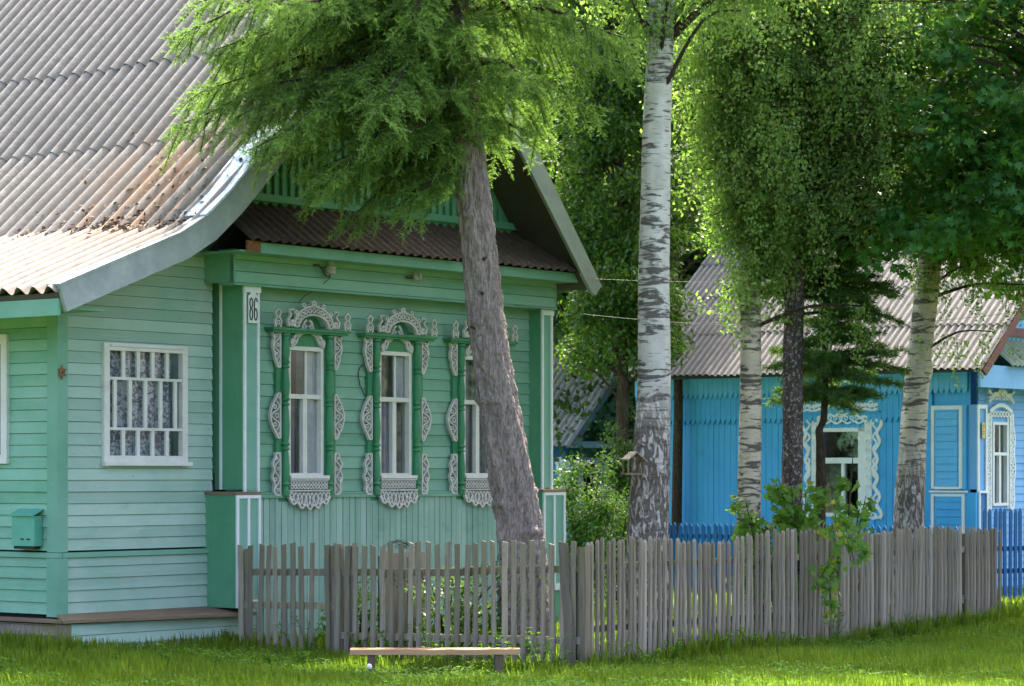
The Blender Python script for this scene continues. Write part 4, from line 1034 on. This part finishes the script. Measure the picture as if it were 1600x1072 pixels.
def spruce():
    e, b = tree_root('spruce_tree', 816, 27.5, 'leaning spruce with rough brown trunk and bright green hanging branches before the green house')
    d = 27.5; path = [b, np.array(at(816, 850, d)), np.array(at(782, 640, d)), np.array(at(757, 480, d)), np.array(at(738, 300, d)), np.array(at(722, 120, d+.05)), np.array(at(712, -60, d+.1)), np.array(at(700, -500, d+.2)), np.array(at(696, -1050, d+.2))]
    P = rel(path, b); pts, rs = trunk_mesh(e, P, [.27, .23, .2, .18, .168, .15, .13, .08, .02], 'spruce_bark', .15, 60, seg=420, knobs=26)
    pts = np.array(pts); wood = MB(); SP = []; SD = []; ST = []; SU = []
    random.seed(5)
    for k, (zz, az) in enumerate([(2.2+.35*i, random.uniform(0, 6.28)) for i in range(3)]):     # dead stubs
        i = int(np.argmin(abs(pts[:, 2]-(zz+1.2)))); p = pts[i]; wood.tube([p, p+np.array([.24*math.cos(az), -.24*abs(math.sin(az)), .04])], [.03, .012], 6)
    z = 5.08; top = pts[-1][2]
    while z < top-.3:
        i = int(np.argmin(abs(pts[:, 2]-z))); c = pts[i]; frac = (z-4.5)/(top-4.5)
        vis = z < 7.6
        for _ in range(6 if vis else 4):
            az = random.uniform(0, 6.28)
            if random.random() < .45 and vis: az = random.gauss(math.pi+.25, .55)     # heavier side over the roof
            if math.sin(az) > .3 and vis and random.random() < .5: az = -az
            left = max(0, -math.cos(az)); L = (1.65+1.15*left)*(1-frac)**.7*random.uniform(.72, 1.08)
            if z < 5.55 and left < .2: continue
            if vis: L = ((1.05+.75*min(1, max(0, (z-5.0)/1.3)) if left > .3 else (1.0+.95*min(1, max(0, (z-5.5)/.6))))+1.15*left*min(1, max(0, (z-5.0)/1.2)))*random.uniform(.42, 1.12)
            L = max(L, .35); n = 12; lp = []
            h = np.array([math.cos(az), math.sin(az), 0]); p = c.copy(); pit = random.uniform(-.12, .22)
            for s in range(n+1):
                f = s/n; lp.append(p.copy()); dr = h*math.cos(pit)+np.array([0, 0, math.sin(pit)])
                p = p+dr*L/n; pit += (-.075 if f < .6 else .05)+random.gauss(0, .03); h = unit(h+rng.normal(size=3)*.04*[1, 1, 0])
            wood.tube(lp, [.035*(1-s/n)+.005 for s in range(n+1)], 5, cap=False)
            # secondary sprays
            ns = int(L/.042) if vis else int(L/.12)
            for q in range(ns):
                f = .12+.88*(q+random.random())/ns; i0 = min(int(f*n), n-1); bp = lp[i0]+(lp[i0+1]-lp[i0])*(f*n-i0)
                dr = unit(lp[i0+1]-lp[i0]); sd = random.choice((-1, 1)); side = unit(np.cross(dr, [0, 0, 1]))*sd
                l2 = (.14+.26*(1-f)**.8+.34*random.random()**2.2)*(1 if L > 1 else .6); an = random.uniform(.45, 1.15)
                d2 = dr*math.cos(an)+side*math.sin(an)+np.array([0, 0, random.uniform(-1.25, .2)]); d2 = unit(d2)
                m_ = max(3, int(l2/.045)) if vis else max(2, int(l2/.1)); p2 = bp.copy(); tw_ = [p2.copy()]
                for s in range(m_):
                    g = (s+1)/m_; p2 = p2+d2*l2/m_; tw_.append(p2.copy())
                    d2 = unit(d2+np.array([0, 0, -.085*(1.2-g*1.4)])+rng.normal(size=3)*.03)
                    for sg in (-1, 1, 0):
                        if random.random() < .3: continue
                        sdv = unit(np.cross(d2, [0, 0, 1]))*sg; l3 = (.04+.07*(1-g)+.09*random.random()**1.5)
                        SP.append(p2-d2*.02); SD.append(unit(d2*random.uniform(.5, 1)+sdv*random.uniform(.4, .9)+rng.normal(size=3)*.28+np.array([0, 0, .08 if sg else random.uniform(-.9, .9)]))*l3); ST.append(.15+.55*g*f+.3*random.random())
                    SP.append(p2-d2*.04); SD.append(d2*.09); ST.append(.2+.4*g)
                SP.append(p2); SD.append(unit(d2+np.array([0, 0, .15]))*.10); ST.append(.75+.25*random.random())
                if vis and q % 2 == 0: wood.tube(tw_[::2]+[tw_[-1]], [.005]*(len(tw_[::2])+1), 3, cap=False)
        z += .16 if vis else .42
    wood.build('branches', M['brown_bark'], e)
    SP = np.array(SP); SD = np.array(SD); ST = np.array(ST)
    low = SP[:, 2] < 8.3
    # needles along each visible shoot
    P0, D0, T0 = SP[low], SD[low], ST[low]; nn = 10; n = len(P0)
    f = np.tile(np.linspace(.02, 1, nn), n)+rng.random(n*nn)*.06; Pn = np.repeat(P0, nn, 0)+np.repeat(D0, nn, 0)*f[:, None]
    dl_ = unit(np.repeat(D0, nn, 0)); rd = unit(rng.normal(size=(n*nn, 3))); rd = unit(rd-dl_*np.sum(rd*dl_, 1, keepdims=True)+np.array([0, 0, .25]))
    dd = unit(dl_*.9+rd*.8); tt = np.clip(np.repeat(T0, nn)+.12*rng.normal(size=n*nn)+.15*(f-.5), 0, 1)
    leaves('needles', Pn, dd, unit(rng.normal(size=(n*nn, 3))), .032, BLADE, M['needle'], e, tt, wd=.0095)
    P1, D1, T1 = SP[~low], SD[~low], ST[~low]
    leaves('upper_needles', P1, D1, unit(rng.normal(size=P1.shape)), .26, LEAF, M['needle'], e, T1, wd=.16)
    print('spruce shoots', len(SP), 'needles', n*nn)
spruce()

def clumps_leaves(cs, rad, per, size, flat=.7):
    P = []; 
    for c, r, n in zip(cs, rad, per):
        v = rng.normal(size=(n, 3)); v = unit(v)*(rng.random((n, 1))**.45)*r; v[:, 2] *= flat; P.append(np.array(c)+v)
    return np.concatenate(P)
def blob_tree(name, px, d, label, height, z0, rad, ncl, per, size, leaf='far_leaf', bark='brown_bark', tm=LEAF, shape=None, group=None, tr=.16, clr=(.45, .85), seed=1, cat='tree', xoff=0, droop=.3):
    e, b = tree_root(name, px, d, label, cat, group); r = np.random.default_rng(seed); random.seed(seed)
    P = [(0, 0, 0), (.05, 0, height*.3), (.15*random.uniform(-1, 1)+xoff*.4, 0, height*.6), (xoff*.6, .1, height*.93)]
    pts, rs = trunk_mesh(e, P, [tr*1.2, tr*.9, tr*.6, .02], bark, .08, 14, seg=30); pts = np.array(pts)
    wood = MB(); cs = []; rd = []; pr = []
    for i in range(ncl):
        f = r.random()**.8; z = z0+(height-z0)*f; pro = math.sin(math.pi*min(1, .18+.82*f)**.9)**.6 if shape is None else shape(f)
        rr_ = rad*pro*(.25+.75*r.random()**.5)*(.75+.5*r.random()); a = r.random()*6.283
        c = np.array([xoff+math.cos(a)*rr_, math.sin(a)*rr_, z]); cs.append(c); q = clr[0]+(clr[1]-clr[0])*r.random(); rd.append(q*(.6+.4*pro)); pr.append(int(per*(.6+.8*r.random())))
        i0 = int(np.argmin(abs(pts[:, 2]-(z-.35*rr_-.3)))); s = pts[i0]; mid = (s+c)/2+np.array([0, 0, .15*rr_])
        if i % 2 == 0: wood.tube([s, mid, c], [.03*tr/.16+.01, .02, .006], 5, cap=False)
    wood.build('branches', M[bark], e)
    Pl = clumps_leaves(cs, rd, pr, size); n = len(Pl)
    D = rng.normal(size=(n, 3)); D[:, 2] -= droop*2; Nn = rng.normal(size=(n, 3))*.8+np.array([0, 0, 1.0])
    tint = np.clip(np.repeat(r.random(len(cs)), pr)*.5+rng.random(n)*.45, 0, .92); tint[rng.random(n) < .05] = 1
    leaves('crown', Pl, D, Nn, size*(.7+.6*rng.random(n)), tm, M[leaf], e, tint)
    return e
# background row beyond the houses
bgs = [(760, 56, 13, 5, 3.4), (900, 52, 12, 1.5, 3.2), (1010, 58, 14, 1.5, 3.6), (1110, 50, 12, 3.8, 3.2), (1230, 56, 14, 3, 3.6), (1340, 52, 13, 4.2, 3.4), (1450, 57, 14, 3.5, 3.6), (1560, 52, 13, 4.2, 3.4), (1690, 55, 14, 3, 3.6), (620, 58, 14, 5, 3.5), (1180, 64, 16, 2, 4), (1400, 66, 16, 2, 4), (960, 66, 16, 1, 4), (1620, 66, 16, 2, 4)]
for i, (px, d, h, z0, rad) in enumerate(bgs):
    blob_tree('broadleaf_tree', px, d, ['tall broadleaf tree in the dense green backdrop behind the houses'][0], h, z0, rad, 210, 170, .15, 'far_leaf' if i % 2 else 'dark_leaf', seed=20+i, group='trees behind the houses', clr=(.5, 1.0))
# dark tree between the houses
blob_tree('broadleaf_tree', 968, 42, 'dark leafy tree standing between the green house and the big birch', 11, 3.5, 1.0, 320, 210, .085, 'dark_leaf', seed=50, clr=(.28, .55), tr=.1, shape=lambda f: .9 if f < .8 else 1.2*(1-f)+.5)
blob_tree('broadleaf_tree', 1055, 44, 'slender dark tree showing on the right of the big birch trunk', 12, 5.6, 1.1, 200, 170, .085, 'dark_leaf', seed=51, clr=(.28, .5), tr=.08, shape=lambda f: .9)
blob_tree('broadleaf_tree', 1240, 39.5, 'green leafy crown between the drooping birch and the blue roof', 11, 5.2, 1.7, 190, 170, .08, 'far_leaf', seed=52, clr=(.28, .55), tr=.09, shape=lambda f: .9)
# bushes
def bush(px, d, w_, h, n, size, label, leaf='bush_leaf', tm=LEAF, seed=1, stems=7, per=60, clr=.16, name='shrub'):
    e, b = tree_root(name, px, d, label, 'shrub'); r = np.random.default_rng(seed); random.seed(seed); wood = MB(); cs = []
    for i in range(stems):
        a = r.random()*6.28; q = w_*r.random()**.6; tip = np.array([math.cos(a)*q, math.sin(a)*q*.6, h*(.6+.45*r.random())])
        mid = np.array([tip[0]*.35, tip[1]*.35, tip[2]*.55]); pts = curve_pts([(0, 0, 0), mid, tip], 8); wood.tube(pts, [.014*(1-k/9)+.003 for k in range(9)], 5)
        for k in range(n//stems):
            f = .3+.7*r.random(); p = pts[min(int(f*8), 8)]; cs.append(p+r.normal(size=3)*[.16, .12, .12]*(.3+w_))
    wood.build('stems', M['brown_bark'], e)
    Pl = clumps_leaves(cs, [clr*(.6+.8*r.random()) for _ in cs], [int(per*(.5+r.random())) for _ in cs], size, .8); m_ = len(Pl)
    D = rng.normal(size=(m_, 3)); D[:, 2] -= .4; Nn = rng.normal(size=(m_, 3))*.7+np.array([0, -.3, 1.0]); tint = np.clip(rng.random(m_)*.92, 0, .92); tint[rng.random(m_) < .04] = 1
    leaves('leaves', Pl, D, Nn, size*(.7+.6*rng.random(m_)), tm, M[leaf], e, tint); return e
bush(918, 34, .62, 2.0, 100, .055, 'dense green bush between the green house corner and the big birch', 'dark_leaf', seed=61, stems=10, per=60, clr=.2)
bush(965, 36, .55, 1.9, 80, .05, 'smaller bush close behind the foot of the big birch', 'dark_leaf', seed=62, stems=9, per=45, clr=.18)
bush(982, 41, .32, 3.0, 110, .07, 'tall dark bush rising behind the big birch beside the small house', 'dark_leaf', seed=68, stems=9, per=55, clr=.2)
bush(1195, 30.5, .34, 1.62, 44, .095, 'low maple shoots at the foot of the second birch', 'bush_leaf', MAPLE, 63, 6, 16, .13, 'maple_sapling')
bush(1255, 30.3, .42, 1.80, 70, .095, 'leafy maple sapling growing at the foot of the dark trunk', 'bush_leaf', MAPLE, 64, 8, 16, .14, 'maple_sapling')
bush(1322, 30.6, .36, 2.15, 46, .095, 'taller maple sapling in front of the blue side window', 'bush_leaf', MAPLE, 65, 6, 12, .12, 'maple_sapling')
bush(700, 27.2, 1.0, 1.0, 60, .05, 'low green bush inside the garden behind the left fence', 'dark_leaf', seed=66, stems=12, per=45, clr=.16)
bush(560, 27.9, .5, .8, 26, .05, 'small green bush behind the gate end of the left fence', 'weed', seed=67, stems=6, per=40, clr=.14)
# hanging shoots over the fence
def trailing():
    b = at_g(1335, 28.75); e = empty('climbing_shoot', b, 0, label='leafy shoot with yellowing leaves hanging over the paling fence', cat='climbing plant'); m = MB(); ps = []
    for (x0, y0, x1, y1) in ((1310, 800, 1335, 880), (1300, 820, 1310, 905), (1290, 900, 1300, 960), (1330, 845, 1352, 870), (1300, 880, 1275, 915)):
        A = np.array(at(x0, y0, 29.0)); B = np.array(at(x1, y1, 28.6)); pts = curve_pts(rel([A, (A+B)/2+[0, -.1, .06], B], b), 8); m.tube(pts, .005, 4)
        for k in range(34): ps.append(pts[random.randrange(9)]+rng.normal(size=3)*[.05, .03, .05])
    m.build('stems', M['brown_bark'], e); ps = np.array(ps); n = len(ps)
    D = rng.normal(size=(n, 3)); D[:, 2] -= .8; t = rng.random(n)*.9; t[rng.random(n) < .2] = 1
    leaves('leaves', ps, D, rng.normal(size=(n, 3))*.5+np.array([0, -1, .5]), .085*(.7+.6*rng.random(n)), MAPLE, M['bush_leaf'], e, t)
trailing()

def birch(px, d, path, rad, mat, label, crown, strands, seed, leafsize=.045, knobs=4):
    e, b = tree_root('birch_tree', px, d, label); P = rel([b]+[np.array(at(x, y, d)) for x, y in path], b)
    pts, rs = trunk_mesh(e, P, rad, mat, .045, 30, seg=150, knobs=knobs); r = np.random.default_rng(seed); random.seed(seed)
    pts = np.array(pts); wood = MB(); PP = []; TT = []; DD = []
    for (zc, cx, cy, L, n) in crown:      # crown masses: many limbs ending at hanging strands
        for i in range(n):
            a = r.random()*6.283; q = L*(.15+.85*r.random()**.6); tip = np.array([cx+math.cos(a)*q, cy+math.sin(a)*q*.7, zc+r.normal()*.55])
            i0 = int(np.argmin(abs(pts[:, 2]-(tip[2]-.5*q)))); s0 = pts[i0]; lp = curve_pts([s0, (s0+tip)/2+[0, 0, .25*q], tip], 8)
            wood.tube(lp, [.022*(1-k/9)+.004 for k in range(9)], 4, cap=False)
            for j in range(strands):
                bp = lp[random.randrange(3, 9)]+r.normal(size=3)*[.13, .13, .08]; ln = .12+.5*r.random()**1.3; k = int(ln/.011)+10; tint = .15+.6*r.random(); sw = r.normal(size=2)*.10
                f = np.linspace(0, 1, k); X = bp+np.stack([sw[0]*f+.03*np.sin(f*7+i), sw[1]*f, -ln*f], -1)+r.normal(size=(k, 3))*np.array([.05, .05, .045])
                PP.append(X); TT.append(np.clip(tint+.25*r.normal(size=k), 0, .92))
                if j % 2 == 0: wood.tube([bp, bp+np.array([sw[0]*.5, sw[1]*.5, -ln*.5]), bp+np.array([sw[0], sw[1], -ln])], .0025, 3, cap=False)
    wood.build('branches', M['brown_bark'], e); PP = np.concatenate(PP); TT = np.concatenate(TT); n = len(PP); TT[rng.random(n) < .04] = 1
    D = rng.normal(size=(n, 3))*.8; D[:, 2] -= .9
    leaves('crown', PP, D, rng.normal(size=(n, 3)), leafsize*(.7+.6*rng.random(n)), LEAF, M['birch_leaf'], e, TT, wd=leafsize*1.15); print('birch leaves', n)
    return e, b
eb, bb = birch(1013, 28.5, [(1012, 840), (1022, 620), (1022, 420), (1026, 200), (1034, 0), (1040, -300), (1040, -800)], [.27, .225, .178, .165, .15, .135, .10, .02], 'birch1',
      'big white birch with thick cracked base and a small bird feeder on its trunk', [(7.6, .3, .0, 1.6, 50), (8.6, .3, .2, 1.5, 30), (9.8, .3, .2, 1.2, 16)], 12, 71)
birch(1172, 31, [(1170, 835), (1173, 640), (1172, 460), (1166, 370), (1165, 150), (1180, -150), (1190, -600)], [.16, .14, .125, .115, .11, .09, .06, .02], 'birch2',
      'slim cream birch trunk left of the dark conifer trunk, with drooping yellow green crown', [(5.0, .0, -.35, .7, 10), (5.0, .85, -.3, .7, 12), (5.6, .4, -.3, 1.2, 38), (6.0, .45, -.3, 1.3, 42), (6.6, .45, -.3, 1.35, 46), (7.3, .4, -.3, 1.45, 40), (8.3, .4, -.2, 1.4, 20), (9.5, .4, 0, 1.2, 10), (6.2, .5, -.3, 1.75, 14), (7.2, .5, -.3, 1.9, 18)], 10, 72, .05)
birch(1420, 33, [(1420, 830), (1425, 700), (1436, 560), (1452, 420), (1458, 330), (1470, 100), (1480, -200), (1490, -600)], [.20, .19, .165, .15, .145, .13, .10, .07, .02], 'birch3',
      'bowed birch trunk with black peeling patches in front of the blue house', [(5.0, .6, -.2, .7, 7), (5.3, 1.0, -.2, .6, 17), (5.2, 0, -.3, .6, 11), (6.8, .5, 0, 1.2, 24), (7.8, .5, 0, 1.2, 16), (9, .4, 0, 1.0, 8)], 9, 73)
# bird feeder
fp = at(990, 742, 28.15)
bf = empty('bird_feeder', (fp.x, fp.y+.02, fp.z), R(20), label='small weathered wooden bird feeder fixed to the big birch trunk', cat='bird feeder')
MB().box(-.11, .11, -.09, .09, 0, .02).build('tray', M['bench_leg'], bf)
MB().add([(-.10, -.1, .15), (.0, -.1, .23), (0, .1, .23), (-.1, .1, .15), (-.1, -.1, .165), (0, -.1, .245), (0, .1, .245), (-.1, .1, .165)], [(0, 3, 2, 1), (4, 5, 6, 7), (0, 1, 5, 4), (1, 2, 6, 5), (2, 3, 7, 6), (3, 0, 4, 7)]).build('roof_board', M['old_wood'], bf)
MB().add([(0, -.1, .23), (.12, -.1, .13), (.12, .1, .13), (0, .1, .23), (0, -.1, .245), (.12, -.1, .145), (.12, .1, .145), (0, .1, .245)], [(0, 3, 2, 1), (4, 5, 6, 7), (0, 1, 5, 4), (1, 2, 6, 5), (2, 3, 7, 6), (3, 0, 4, 7)]).build('roof_board', M['old_wood2'], bf)
for sx in (-.09, .09):
    for sy in (-.07, .07): MB().box(sx-.008, sx+.008, sy-.008, sy+.008, .02, .155).build('post', M['bench_leg'], bf)

def conifer(name, px, d, path, rad, mat, label, z0, z1, Lf, seed, dz=.22, nb=5, leaf='needle_dark', shoots=.05, sub=.3, bark='brown_bark', nl=.05, nn=5):
    e, b = tree_root(name, px, d, label); P = rel([b]+[np.array(at(x, y, d)) for x, y in path], b); pts, rs = trunk_mesh(e, P, rad, mat, .08, 24, seg=110, knobs=6)
    pts = np.array(pts); random.seed(seed); wood = MB(); SP = []; SD = []; z = z0
    while z < min(z1, pts[-1][2]-.1):
        i = int(np.argmin(abs(pts[:, 2]-z))); c = pts[i]
        for _ in range(nb):
            az = random.uniform(0, 6.28); L = Lf(z)*random.uniform(.6, 1.1); h = np.array([math.cos(az), math.sin(az), 0]); lp = []; p = c.copy(); pit = random.uniform(-.1, .25); n = 8
            for s in range(n+1): lp.append(p.copy()); p = p+(h*math.cos(pit)+np.array([0, 0, math.sin(pit)]))*L/n; pit += random.gauss(-.03, .06)
            wood.tube(lp, [.02*(1-s/n)+.004 for s in range(n+1)], 4, cap=False)
            for q in range(int(L/shoots)):
                f = .15+.85*random.random(); i0 = min(int(f*n), n-1); bp = lp[i0]; dr = unit(lp[i0+1]-lp[i0]); side = unit(np.cross(dr, [0, 0, 1]))*random.choice((-1, 1)); an = random.uniform(.3, 1.2)
                d2 = unit(dr*math.cos(an)+side*math.sin(an)+np.array([0, 0, random.uniform(-.3, .2)])); l2 = sub*random.uniform(.4, 1)*(1.2-.6*f)
                for s in range(max(2, int(l2/.05))): SP.append(bp+d2*s*.05+rng.normal(size=3)*.01); SD.append(unit(d2+rng.normal(size=3)*.45))
        z += dz*random.uniform(.7, 1.3)
    wood.build('branches', M[bark], e); SP = np.repeat(np.array(SP), nn, 0); SD = np.repeat(np.array(SD), nn, 0); n = len(SP)
    leaves('needles', SP+rng.normal(size=(n, 3))*.012, unit(SD+rng.normal(size=(n, 3))*.5), rng.normal(size=(n, 3)), nl*(.8+.4*rng.random(n)), BLADE, M[leaf], e, wd=.012); print(name, n)
    return e
conifer('spruce_tree', 1238, 31.2, [(1237, 835), (1238, 640), (1240, 500), (1244, 400), (1250, 200), (1255, -100), (1260, -500)], [.135, .125, .115, .11, .105, .09, .06, .02], 'dark_bark',
        'dark speckled straight conifer trunk between the cream birch and the blue window', 4.2, 11, lambda z: 1.0 if z < 5 else 1.5*(1-(z-5)/9), 81)
conifer('pine_tree', 1281, 31.8, [(1281, 835), (1282, 700), (1280, 672), (1287, 650), (1290, 560), (1286, 480), (1282, 400), (1280, 250), (1278, 60)], [.062, .058, .055, .045, .04, .036, .034, .03, .022, .01], 'brown_bark',
        'thin crooked young pine with dark layered branches in front of the blue window', 2.75, 6.8, lambda z: .55+.45*min(1, max(0, (z-2.4)/.8)) if z < 4.2 else .9, 82, dz=.15, nb=6, nl=.075, shoots=.02, sub=.36, nn=6)
sc_ = MB(); 
# maple on the right: trunk just outside the picture, crown fills the corner
def maple(px, d, label, sd, ncl, zl, rad):
    e, b = tree_root('maple_tree', px, d, label); r = np.random.default_rng(sd); random.seed(sd)
    pts, rs = trunk_mesh(e, [(0, 0, 0), (-.05, 0, 3), (-.2, 0, 6), (-.1, 0, 10)], [.26, .2, .15, .04], 'brown_bark', .08, 18, seg=40); pts = np.array(pts); wood = MB(); cs = []; rd = []; pr = []
    for i in range(ncl):
        z = zl+5.5*r.random()**1.35; a = r.random()*6.283; q = rad*r.random()**.55; c = np.array([math.cos(a)*q*1.0-.1, math.sin(a)*q*.75, z+.12*q*math.sin(a*3)])
        if c[0] < -1.2 and z < 4.6+.25*(abs(c[0])-1.2): c[2] += .2
        cs.append(c); rd.append(.2+.22*r.random()); pr.append(int(40+50*r.random()))
        if i % 5 == 0:
            i0 = int(np.argmin(abs(pts[:, 2]-max(zl+.2, z-.35*q)))); s = pts[i0]; wood.tube([s, (s+c)/2+[0, 0, .2], c], [.03, .016, .005], 5, cap=False)
    wood.build('branches', M['brown_bark'], e); Pl = clumps_leaves(cs, rd, pr, .1, .6); n = len(Pl)
    D = rng.normal(size=(n, 3)); D[:, 2] -= .6; tint = np.clip(np.repeat(r.random(len(cs)), pr)*.5+.5*rng.random(n), 0, .92)
    leaves('crown', Pl, D, rng.normal(size=(n, 3))*.5+np.array([0, -.25, 1]), .115*(.65+.6*rng.random(n)), MAPLE, M['maple_leaf'], e, tint); print('maple', n)
maple(1700, 31.5, 'dark green maple crown with large leaves filling the upper right corner', 90, 760, 4.4, 2.9)
maple(1790, 36, 'darker maple crown seen behind the right birch above the blue roof', 91, 620, 4.9, 3.0)
# weeds along the fences
def weeds():
    r = np.random.default_rng(33); k = 0
    spots = [(x, 4.62, .32) for x in (.25, .6, 1.1, 1.9, 2.6, 2.75, 3.4, 4.3, 4.9, 5.6, 7.4)]
    for i, (t, o_, h) in enumerate(spots):
        p = loc2w(OG, t+.1, o_+r.random()*.15); weed(p, h*(.6+.7*r.random()), i)
    for i in range(13):
        f = [.1, .28, .55, .98, 1.3, 1.9, 2.4, 2.9, 3.3, 3.7, 4.0, 4.25, 4.45][i]; p = loc2w(OG, -.22-.2*r.random(), f); weed(p, .22+.22*r.random(), 20+i)
    for i in range(7):
        p = (-4.6+i*.42+r.random()*.2, 24.2+r.random()*2.0); weed(p, .14+.1*r.random(), 40+i)
WL = ['leafy weed with upright stems at the foot of the long paling fence', 'leafy weed growing against the picket fence near the bench', 'low broad leafed weed in the grass before the green annex']
def weed(p, h, i):
    e = empty('weed', (p[0], p[1], float(gz(p[0], p[1]))-.01), 0, label=WL[0 if i < 20 else 1 if i < 40 else 2], cat='weed', group='weeds along the long fence' if i < 20 else 'weeds near the bench' if i < 40 else 'weeds in the grass')
    r = np.random.default_rng(100+i); m = MB(); ps = []; dd = []
    for s in range(5):
        a = r.random()*6.28; tip = np.array([math.cos(a)*h*.4, math.sin(a)*h*.3, h*(.6+.5*r.random())]); pts = curve_pts([(0, 0, 0), tip*[.4, .4, .6], tip], 6); m.tube(pts, .003, 4)
        for k in range(16): f = 1+random.randrange(6); b = r.random()*6.28; ps.append(pts[f]); dd.append((math.cos(b), math.sin(b), .2))
    m.build('stems', M['weed'], e); ps = np.array(ps); n = len(ps)
    leaves('leaves', ps, np.array(dd), np.tile([0, 0, 1.], (n, 1))+rng.normal(size=(n, 3))*.3, .05*(.6+.8*rng.random(n)), LEAF, M['weed'], e)
weeds()
# drooping twig sprays in front of the blue roof (birch on the right)
